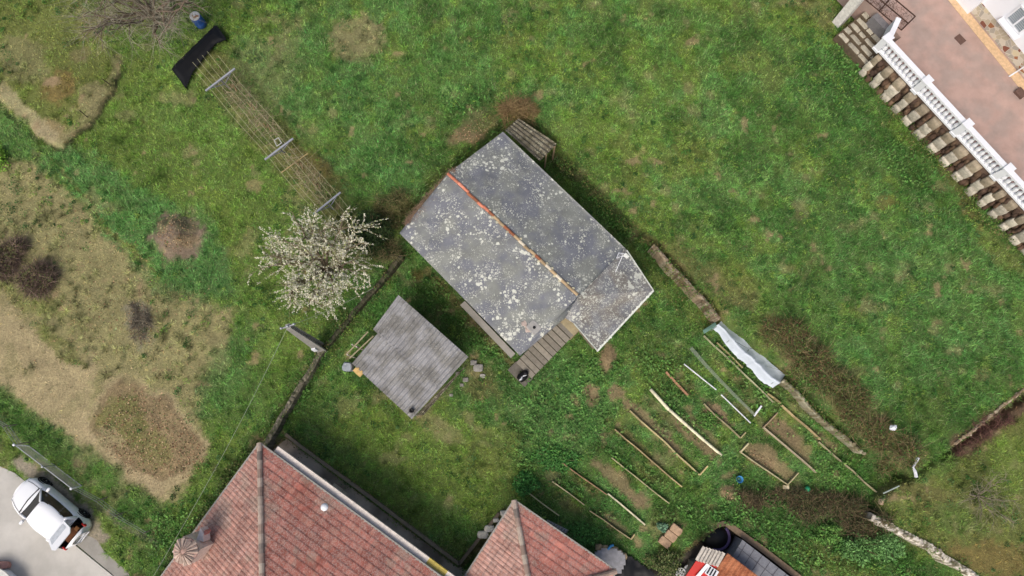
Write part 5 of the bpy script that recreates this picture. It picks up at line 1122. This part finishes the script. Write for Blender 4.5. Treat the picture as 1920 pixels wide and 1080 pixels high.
# dry creeper over the north west verge of the grey roof
mb = MB(); n = 2600; f = rng.random((n, 1)); e0, e1_ = P(760,420,2.75), P(852,318,3.35); wdt = .12+.5*np.sin(math.pi*f)**1; pos = e0+(e1_-e0)*f+(U(R0-N_)*0+U(np.cross(UP, e1_-e0)))*(rng.uniform(-.7, .35, (n, 1))*wdt)
pos[:, 2] += rng.uniform(-.12, .1, n); stalks(mb, pos, rng.normal(size=(n, 3))*np.array([1, 1, .3]), rng.uniform(.08, .3, n), .014, rng.normal(size=(n, 3))*.2, lin((150,126,106))*rng.uniform(.55, 1.25, (n, 1)), 3, 3)
solo('dry_creeper', mb, M['twig'], 'dead brown creeper matted over the west verge of the grey roof', 'creeper')

# ---------------------------------------------------------------- garden rows
def board(p, q, w, h, c, label, name='edging_board', cat='garden edging', m='wood', hz=.25, ret=None, group='boards edging the garden rows', wob=.02):
    mk_ = hz+.0; a_, b_ = G(*p), G(*q); mb = MB(); n = max(2, int(np.linalg.norm(b_-a_)/.7)); pr = a_
    for i in range(1, n+1):
        x_ = a_*(1-i/n)+b_*(i/n)
        if i < n: x_ = x_+np.array([rng.normal(0, wob), rng.normal(0, wob), 0]); x_[2] = float(GZ(x_[0], x_[1]))
        beam(mb, pr+UP*(hz-h), x_+UP*(hz-h), w*.85, h+.0, (lin(c)*.8+lin((150,146,130))*.2)*rng.uniform(.75, 1.1)); pr = x_
    if ret: beam(mb, b_+UP*(hz-h), G(*ret)+UP*(hz-h), w, h, lin(c)*rng.uniform(.85, 1.0))
    return solo(name, mb, M[m], label, cat, group=group)
CB = (206,198,160)
board((1180,770),(1310,890),.07,.22,(196,180,128),'long yellowish edging board just left of the thick cream post', ret=(1325,873))
board((1152,805),(1277,912),.06,.2,(186,164,116),'long tan edging board, second row left of the thick cream post')
board((1146,858),(1253,943),.06,.2,(180,172,126),'straight greenish edging board in the row beside the weedy strip')
board((1053,867),(1137,927),.06,.2,(158,122,88),'dark brown edging board ending where the short cream board begins')
board((1139,925),(1208,983),.09,.2,(220,212,178),'bright cream board at the lower end of the bare brown row')
board((1035,902),(1095,946),.06,.2,(192,178,138),'short tan edging board, upper half of the row by the small house')
board((1105,957),(1182,1010),.06,.2,(184,166,124),'edging board with a short return at its foot by the small house', ret=(1189,1000))
board((988,921),(1048,966),.06,.2,(186,180,134),'short pale edging board nearest the corner of the small house')
board((1318,630),(1447,754),.05,.2,(176,176,136),'long thin pale edging strip parallel to the plastic tunnel')
board((1342,643),(1390,690),.06,.2,(160,148,96),'mossy tan edging strip half hidden beside the plastic tunnel')
board((1436,738),(1461,756),.09,.2,(168,152,100),'short mossy board at the foot of the plastic tunnel')
board((1463,760),(1535,824),.09,.2,(186,164,116),'curved tan board above the square soil bed')
board((1532,828),(1640,922),.06,.2,(166,158,120),'long weathered strip running down to the brambles')
board((1455,774),(1429,801),.06,.22,(188,160,128),'short end board of the square soil bed')
board((1429,801),(1527,885),.07,.22,(196,180,150),'pale long side board of the square soil bed')
board((1318,757),(1386,821),.06,.2,(170,160,118),'edging board of the soil bed beside the white pipes', ret=(1396,810))
board((1386,847),(1474,908),.05,.2,(184,174,134),'edging board below the beige soil bed', ret=(1494,886))
board((1386,847),(1401,831),.09,.2,(206,194,150),'short cream end board of the beige soil bed')
board((1247,698),(1288,742),.13,.06,(172,122,88),'reddish brown plank lying in the grass', name='plank', cat='plank', group=None, wob=0)
board((1000,978),(1024,998),.12,.04,(150,110,84),'loose brown planks beside the eave of the small house', name='plank', cat='plank', group=None, wob=0)
mb = MB(); 
for i, (p, q) in enumerate((((1218,730),(1252,768)),((1248,764),(1285,797)),((1282,794),(1318,826)),((1314,822),(1350,853)))):
    a_, b_ = G(*p), G(*q); tube(mb, [a_+UP*.24, b_+UP*(.24+.01*i)], .09-.006*i, 8, lin((226,220,188)))
solo('cream_post', mb, M['vcol'], 'thick cream coloured post lying between two garden rows', 'post', smooth=True)
for p, q, lb in (((1281,683),(1341,731),'thin white pipe lying higher up between the rows'),((1350,740),(1405,793),'thin white pipe lying just below the other white pipe')):
    mb = MB(); tube(mb, [G(*p)+UP*.2, G(*q)+UP*.2], .035, 6, lin((214,216,220))); solo('white_pipe', mb, M['vcol'], lb, 'pipe', group='white pipes between the rows')
mb = MB()
fl = [(1293,653),(1318,682),(1342,708),(1378,745),(1412,778)]
for i in range(4):
    a_, b_ = G(*fl[i])+UP*.25, G(*fl[i+1])+UP*.25; beam(mb, a_, b_, rng.uniform(.15, .26), .02)
solo('film_strip', mb, M['film_thin'], 'crumpled strip of clear plastic film along a garden row', 'plastic film')
mb = MB(); beam(mb, G(1411,780)+UP*.2, G(1425,761)+UP*.2, .09, .05); solo('white_stick', mb, M['white'], 'short white slat at the end of the clear film strip', 'slat')
mb = MB(); rock(mb, G(1472,913)+UP*.08, (.3,.2,.2), col=lin((220,206,170)), sq=.3); solo('cream_block', mb, M['vcol'], 'small cream block at the corner of the beige soil bed', 'block')
for px, py, lb in ((1266,992,'uppermost of three tan stepping blocks'),(1256,1004,'middle of three tan stepping blocks'),(1245,1015,'lowest of three tan stepping blocks')):
    mb = MB(); rock(mb, G(px, py)+UP*.12, (.62,.42,.3), [U(np.array([.7,-.55,0])), U(np.array([.55,.7,0])), UP], lin((176,148,120))*rng.uniform(.9, 1.05), .25, .04); solo('stepping_block', mb, M['rockm'], lb, 'block', group='tan stepping blocks')
# plastic tunnel: film over hoops
A0, A1 = P(1347,606,.9), P(1460,715,.9); d = U(A1-A0); s = np.cross(UP, d); Lt = np.linalg.norm(A1-A0)
tn = thing('plastic_tunnel', 'low garden tunnel covered with whitish plastic film', 'garden tunnel', ((A0+A1)/2)[:2].tolist()+[.1])
mb = MB(); n1, n2 = 70, 15; V = []
le = [(1337,615),(1350,628),(1364,645),(1378,664),(1391,676),(1404,687),(1418,702),(1432,718),(1449,728)]; re_ = [(1357,598),(1370,610),(1386,624),(1402,639),(1418,654),(1434,669),(1448,682),(1460,692),(1473,703)]
le = np.array([P(*q, .42) for q in le]); re_ = np.array([P(*q, .42) for q in re_]); tt = np.linspace(0, 1, 9)
for i in range(n1):
    f = i/(n1-1); l_ = np.array([np.interp(f, tt, le[:, k]) for k in range(3)]); r_ = np.array([np.interp(f, tt, re_[:, k]) for k in range(3)]); l_ = l_+(l_-r_)*.35*(float(fbm(np.array([f*9.]), np.array([.3]), 1.0, 5, 3)[0])-.5)
    for k in range(n2):
        g = k/(n2-1); p = l_*(1-g)+r_*g; tent = min(g/.34, (1-g)/.66); sag = .06*abs(math.sin(f*math.pi*4)); w_ = .10*(fbm(p[0]*1.0, p[1], .45, 77, 3)-.5)
        V.append((p[0], p[1], .36+.42*tent-.12*tent*(1-tent)*2-sag*.6*tent+w_))
F_ = [(i*n2+k, i*n2+k+1, (i+1)*n2+k+1, (i+1)*n2+k) for i in range(n1-1) for k in range(n2-1)]
mb.add(V, F_); part('film', mb, M['film'], tn, True)
for f in (.02, .25, .5, .75, .98):
    mb = MB(); c = A0+(A1-A0)*f; tube(mb, [np.array([*(c+s*.36*math.cos(a_))[:2], .1+.52*math.sin(a_)]) for a_ in np.linspace(0, math.pi, 9)], .018, 5); part('hoop', mb, M['mesh'], tn)
mb = MB(); tube(mb, [P(1378,640,1.02), P(1400,652,.98), P(1420,655,.9)], .01, 4); part('tie_cord', mb, M['black'], tn)
mb = MB(); v = [P(1341,604,.7), P(1318,619,.5), P(1320,626,.3), P(1338,615,.4), P(1344,610,.8)]; mb.add(v+[q-UP*.02 for q in v], [(0,1,2,3,4),(9,8,7,6,5)]+[(i, 5+i, 5+(i+1) % 5, (i+1) % 5) for i in range(5)], lin((96,128,116))); part('end_net', mb, M['vcol'], tn)
# small loose things
g = G(1384, 898); t = thing('bucket', 'small blue bucket on the grass near the compost patch', 'bucket', g)
mb = MB(); lathe(mb, g, [(.12,0),(.17,.28),(.185,.29),(.165,.27),(.12,.05)], 14); part('body', mb, mat('blue_bucket', (70,140,190), .4, .05, 3), t, True)
g = G(1512, 916); mb = MB(); lathe(mb, g, [(.04,0),(.11,.04),(.15,.13),(.11,.23),(.04,.27)], 14); solo('green_ball', mb, mat('green_plastic', (50,160,110), .4, .05, 3), 'small green ball at the edge of the dark brambles', 'ball', smooth=True)
g = G(1664, 802); mb = MB(); rock(mb, g+UP*.5, (.36,.3,.24), sq=.9, jit=.2); rock(mb, g+UP*.48+np.array([.12,.05,0]), (.2,.2,.16), sq=.9, jit=.2); solo('plastic_bag', mb, M['white'], 'white plastic bag caught on the brown brambles', 'bag')
mb = MB(); tube(mb, [P(1721,858,1.5), P(1717,868,1.5), P(1712,876,1.5), P(1716,884,1.5), P(1718,894,1.4)], [.10,.06,.06,.08,.09], 6, lin((206,208,214))); solo('bent_pipe', mb, M['vcol'], 'bent white sheet metal pipe lying on the brambles', 'pipe')
mb = MB(); tube(mb, [P(1656,925,1.3), P(1686,911,1.4)], .035, 6, lin((164,176,166))); solo('metal_pole', mb, M['vcol'], 'short grey metal pole above the corner of the white stone wall', 'pole')
mb = MB(); rock(mb, G(1655, 940)+UP*.1, (.5,.35,.4), col=lin((190,166,140))); solo('field_stone', mb, M['rockm'], 'tan field stone by the corner of the white stone wall', 'stone')
for (p, q, lb) in (((192,148),(208,160),'upper of two dark stakes on the terrace edge'),((149,207),(168,223),'lower of two dark stakes on the terrace edge')):
    mb = MB(); tube(mb, [G(*q), P(*p, 1.8)], .03, 5, lin((84,72,58))); solo('stake', mb, M['wood'], lb, 'stake', group='stakes on the terrace edge')
# clutter in the sunken path and beside the houses
for px, py, s, lb in ((613,905,.42,'pale broken block on the sunken path nearest its upper end'),(632,917,.6,'tan slab leaning on the path below the pale block'),(648,927,.4,'small cream tile stack on the sunken path')):
    mb = MB(); box(mb, P(px, py, -.5), (s, s*.65, .3), [Ba, Bb, UP], lin((198,184,160))*rng.uniform(.85, 1.05)); solo('broken_block', mb, M['rockm'], lb, 'block', group='blocks left on the sunken path')
g = P(642,938,-.3); t = thing('metal_chair', 'small white metal chair frame on the sunken path', 'chair', (g[0], g[1], -.74))
for k, (a1, b1) in enumerate(((-.2,-.2),(.2,-.2),(.2,.2),(-.2,.2))): mb = MB(); q = np.array([g[0], g[1], 0])+Ba*a1+Bb*b1; tube(mb, [q-UP*.74, q-UP*.3], .015, 5); part('leg', mb, M['white'], t)
mb = MB(); qs = [np.array([g[0], g[1], -.3])+Ba*a1+Bb*b1 for a1, b1 in ((-.2,-.2),(.2,-.2),(.2,.2),(-.2,.2),(-.2,-.2))]; tube(mb, qs, .018, 5); tube(mb, [qs[0], qs[2]], .012, 4); part('seat', mb, M['white'], t)
mb = MB(); tube(mb, [qs[0], qs[0]+UP*.42, qs[3]+UP*.42, qs[3]], .015, 5); part('backrest', mb, M['white'], t)
mb = MB(); corrugated(mb, P(1026,974,.4), P(1066,994,.3), P(1062,1001,.2), P(1022,982,.25), rows=1, per=.15); solo('corrugated_offcut', mb, M['corr'], 'offcut of grey corrugated sheet lying beside the small house', 'sheet')
mb = MB(); v, f = sheet(wp([(1116,1040),(1140,1028),(1158,1036),(1172,1048),(1160,1075),(1130,1072)], .3), lambda X, Y: .3+.15*fbm(X, Y, .6, 401, 3), .1); mb.add(np.concatenate([v, v-UP*.3]), [f, f[:, ::-1]+len(v)], lin((138,138,142))); solo('grey_tarpaulin', mb, M['vcol'], 'grey tarpaulin spread at the east corner of the small house', 'tarpaulin', smooth=True)
mb = MB(); v, f = sheet(wp([(1168,1050),(1178,1046),(1222,1078),(1260,1110),(1150,1110),(1152,1080)], .1), lambda X, Y: .05+.25*fbm(X, Y, .7, 411, 3), .1); mb.add(np.concatenate([v, v-UP*.4]), [f, f[:, ::-1]+len(v)]); solo('black_tarpaulin', mb, M['black'], 'black tarpaulin at the bottom edge beside the small house', 'tarpaulin', smooth=True)
mb = MB()
for px, py in ((1122,1025),(1133,1027),(1152,1030),(1160,1036),(1168,1042)): rock(mb, G(px, py)+UP*.15, (.38,.34,.36), col=lin((162,142,112))*rng.uniform(.8, 1.1), sq=.7)
solo('log_edging', mb, M['rockm'], 'row of tan stones above the grey tarpaulin', 'stones')
mb = MB(); tube(mb, [P(1140,1030,.4), P(1145,1024,.45), P(1150,1022,.4)], .06, 6); solo('blue_hose', mb, mat('hose_blue', (60,130,180), .5, .05, 3), 'scrap of blue hose on the tan stones', 'hose')
# black cloth covered drum with a purple band in the courtyard
g = P(1345,1007,-.1); t = thing('covered_grill', 'round black covered grill with a purple band in the sunken courtyard', 'grill cover', (g[0], g[1], -.94))
mb = MB(); lathe(mb, (g[0], g[1], -.94), [(.66,0),(.7,.25),(.66,.6),(.52,.84),(.2,.98),(.03,1.0)], 26)
for k in range(14): a_ = 6.28*k/14; rock(mb, np.array([g[0]+.6*math.cos(a_), g[1]+.6*math.sin(a_), -.65]), (.34,.34,.6), sq=.9, jit=.15)
rock(mb, np.array([g[0]+.65, g[1]-.35, -.7]), (.8,.7,.5), sq=.8, jit=.15); part('cover', mb, M['black'], t, True)
mb = MB(); prf = []; 
for i in range(20):
    a_ = math.radians(-110+i*8); prf.append(np.array([g[0]+.64*math.cos(a_), g[1]+.64*math.sin(a_), -.30]))
tube(mb, prf, .12, 6); part('purple_band', mb, M['purple'], t, True)
mb = MB(); box(mb, np.array([g[0]-.72, g[1]+.1, -.45]), (.25,.3,.3)); part('purple_flap', mb, M['purple'], t)
for px, py, r, lb in ((1274,1072,.28,'round white pot at the bottom edge of the courtyard'),(1287,1064,.2,'small grey pot beside the round white pot')):
    mb = MB(); lathe(mb, P(px, py, -.94)*np.array([1,1,0])+UP*-.94, [(r*.7,0),(r,.35),(r*1.05,.36),(r*.85,.34),(r*.1,.3)], 16, lin((210,212,214))); solo('pot', mb, M['vcol'], lb, 'pot', smooth=True)
# ---------------------------------------------------------------- growth over the walls, weeds, leafy ground cover and leaf litter
mb = MB()
for wpx, zt, wd_, dens in (([(478,862),(536,764),(604,655)], .62, .26, 260), ([(604,655),(650,598),(700,540),(752,478)], .55, .3, 520), ([(1226,458),(1262,500),(1320,562),(1352,600)], 1.25, .3, 260), ([(1472,714),(1500,738),(1560,800),(1622,850)], .75, .25, 260),
    ([(1637,970),(1690,998),(1750,1030),(1813,1070)], 1.05, .34, 200), ([(1792,832),(1852,784),(1919,733)], 1.2, .2, 160), ([(536,814),(700,936),(861,1057)], .05, .2, 240), ([(1600,80),(1700,235),(1900,455)], 1.35, .35, 420), ([(1050,300),(1120,370),(1210,455),(1345,600)], .9, .5, 420), ([(310,1075),(480,850)], .55, .35, 360)):
    for (p, q) in zip(wpx[:-1], wpx[1:]):
        a_, b_ = P(*p, zt), P(*q, zt); L_ = np.linalg.norm(b_-a_); n = int(L_*dens); f = rng.random((n, 1)); d_ = U(b_-a_); s_ = np.cross(UP, d_)
        pos = a_*(1-f)+b_*f+s_*rng.normal(0, wd_, (n, 1)); keep = fbm(pos[:, 0], pos[:, 1], .6, 881, 3) > .46; pos = pos[keep]; n = len(pos)
        gz_ = GZ(pos[:, 0], pos[:, 1]); off_ = np.abs((pos-a_)@s_); pos[:, 2] = np.maximum(gz_+.05, np.where(off_ < wd_*.7, zt+.05, gz_+.15))+rng.uniform(-.1, .12, n)
        col = np.array([lin((84,124,54)), lin((66,100,44)), lin((110,128,62)), lin((124,116,74))])[rng.integers(4, size=n)]*rng.uniform(.6, 1.4, (n, 1)); k_ = n//2
        leaves(mb, pos[:k_], rng.uniform(.05, .13, k_), col[:k_], .9); stalks(mb, pos[k_:], rng.normal(size=(n-k_, 3))+UP*.8, rng.uniform(.08, .26, n-k_), .014, rng.normal(size=(n-k_, 3))*.1, col[k_:], 2, 2)
o = part('wall_growth', mb, M['leaf']); o['kind'] = 'stuff'; o['label'] = 'weeds and ivy growing over the old walls'; o['category'] = 'weeds'
x, y, z = scatter(5200); kk = fbm(x, y, 3.0, 951, 3) > .44; x, y, z = x[kk], y[kk], z[kk]; cw, dw, _ = paint(x, y, z); kk = dw > .5; x, y, z, cw = x[kk], y[kk], z[kk], cw[kk]; n = len(x); m_ = 26
r_ = np.repeat(rng.uniform(.08, .30, n)**1.0, m_); an_ = rng.random(n*m_)*6.283; q_ = np.sqrt(rng.random(n*m_))
px_ = np.repeat(x, m_)+np.cos(an_)*q_*r_; py_ = np.repeat(y, m_)+np.sin(an_)*q_*r_; pz_ = np.repeat(z, m_)+.04+r_*(1-q_*.7)*rng.uniform(.4, .9, n*m_)
tn_ = np.repeat(np.array([lin((54,98,40)), lin((70,116,48)), lin((120,150,66)), lin((84,120,66)), lin((48,84,38))])[rng.integers(5, size=n)], m_, 0)*rng.uniform(.65, 1.35, (n*m_, 1))
mb = MB(); leaves(mb, np.stack([px_, py_, pz_], 1), rng.uniform(.05, .13, n*m_), tn_, .8, .45)
o = part('weeds', mb, M['leaf']); o['kind'] = 'stuff'; o['label'] = 'tufts of weeds and docks dotted over the fields'; o['category'] = 'weeds'
x, y, z = scatter(8500); cw, dw, hw_ = paint(x, y, z); kk = (dw > .5) & (fbm(x, y, 2.2, 961, 3) > .42); x, y, z, cw = x[kk], y[kk], z[kk], cw[kk]; n = len(x); m_ = 44
sp_ = np.repeat(rng.uniform(.04, .13, n), m_); an_ = rng.random(n*m_)*6.283; q_ = np.sqrt(rng.random(n*m_))
p0 = np.stack([np.repeat(x, m_)+np.cos(an_)*q_*sp_, np.repeat(y, m_)+np.sin(an_)*q_*sp_, np.repeat(z, m_)], 1)
dr_ = np.stack([np.cos(an_)*q_*1.6, np.sin(an_)*q_*1.6, np.full(n*m_, .8)], 1)+rng.normal(0, .25, (n*m_, 3)); Lg = np.repeat(rng.uniform(.14, .34, n), m_)*rng.uniform(.6, 1.1, n*m_)
tn_ = np.repeat(cw*1.1*rng.choice([.55, .8, 1.3, 1.6], (n, 1))*np.array([.95, 1.05, 1.0]), m_, 0)*rng.uniform(.7, 1.3, (n*m_, 1))
mb = MB(); stalks(mb, p0, dr_, Lg, .018, np.stack([np.cos(an_)*.1, np.sin(an_)*.1, np.full(n*m_, -.08)], 1), np.clip(tn_, 0, 1), 2, 2)
o = part('grass_tufts', mb, M['grass']); o['kind'] = 'stuff'; o['label'] = 'taller grass tufts standing out of the meadow'; o['category'] = 'grass'
# ---------------------------------------------------------------- leafy ground cover and leaf litter
def in_blob(x, y, z, bl):
    px, py = PX(x, y, z); m = np.zeros(x.shape)
    for ex, ey, rx, ry, dg in bl:
        a_ = math.radians(dg); dx, dy = px-ex, py-ey; r = np.sqrt(((dx*math.cos(a_)+dy*math.sin(a_))/rx)**2+((-dx*math.sin(a_)+dy*math.cos(a_))/ry)**2); m = np.maximum(m, ss(1.1, .6, r+.6*(fbm(x, y, .7, 501, 3)-.5)))
    return m
x, y, z = scatter(420000)
m = in_blob(x, y, z, [(1060,760,110,80,20),(1000,830,60,60,0),(1110,690,60,30,0),(1560,140,70,60,30),(1220,790,60,9,44),(1300,810,90,14,44),(1255,850,90,10,42),(1180,880,80,10,40),(1090,930,80,12,38),(1440,770,60,20,44),(1560,860,80,22,42),(1240,700,70,40,40),(1330,970,100,40,0),(1480,1000,190,60,20),(1640,1040,100,45,30),(1500,700,60,20,45),(1400,700,90,25,45),(1240,905,60,10,42),(1130,400,70,12,42),(1180,440,90,16,42),(820,560,70,26,45),(900,640,70,20,45),(1570,890,60,40,0),(560,750,50,20,-50),(700,640,60,18,-45),(330,1000,60,50,0),(1700,320,70,30,50),(860,190,60,30,-10)])
k = rng.random(len(x)) < m*.62*ss(.3, .6, fbm(x, y, .5, 83, 3)); x, y, z = x[k], y[k], z[k]; c, _, _ = paint(x, y, z); n = len(x)
lg = c*.35+(.36+.36*vn(x, y, .5, 79))[:, None]*np.array([lin((82,138,58)), lin((100,150,70)), lin((68,118,50)), lin((118,158,78))])[rng.integers(4, size=n)]
mb = MB(); leaves(mb, np.stack([x, y, z+rng.uniform(.03, .22, n)+.15*vn(x, y, .4, 77)], 1), rng.uniform(.07, .19, n)*(.8+.5*vn(x, y, .8, 78)), np.clip(lg*rng.uniform(.6, 1.4, (n, 1)), 0, 1), .7)
o = part('ground_cover', mb, M['leaf']); o['kind'] = 'stuff'; o['label'] = 'broad leaved weeds growing among the grass'; o['category'] = 'weeds'
x, y, z = scatter(300000)
m = in_blob(x, y, z, [(270,815,100,80,35),(345,840,40,60,-20),(330,442,42,36,0),(262,605,22,44,-12),(1373,925,22,18,0),(880,245,40,22,-20),(1430,868,40,12,36)])
m = np.maximum(m, .10*in_blob(x, y, z, [(220,560,220,160,30)])); k = rng.random(len(x)) < m*.8; x, y, z = x[k], y[k], z[k]; n = len(x)
lg = np.array([lin((150,118,88)), lin((176,146,110)), lin((112,82,60)), lin((190,166,130)), lin((104,116,66))])[rng.integers(5, size=n)]
mb = MB(); leaves(mb, np.stack([x, y, z+rng.uniform(.01, .05, n)], 1), rng.uniform(.04, .12, n), np.clip(lg*rng.uniform(.6, 1.3, (n, 1)), 0, 1), .5)
o = part('leaf_litter', mb, M['leaf']); o['kind'] = 'stuff'; o['label'] = 'dry fallen leaves and chippings on the bare soil'; o['category'] = 'leaf litter'
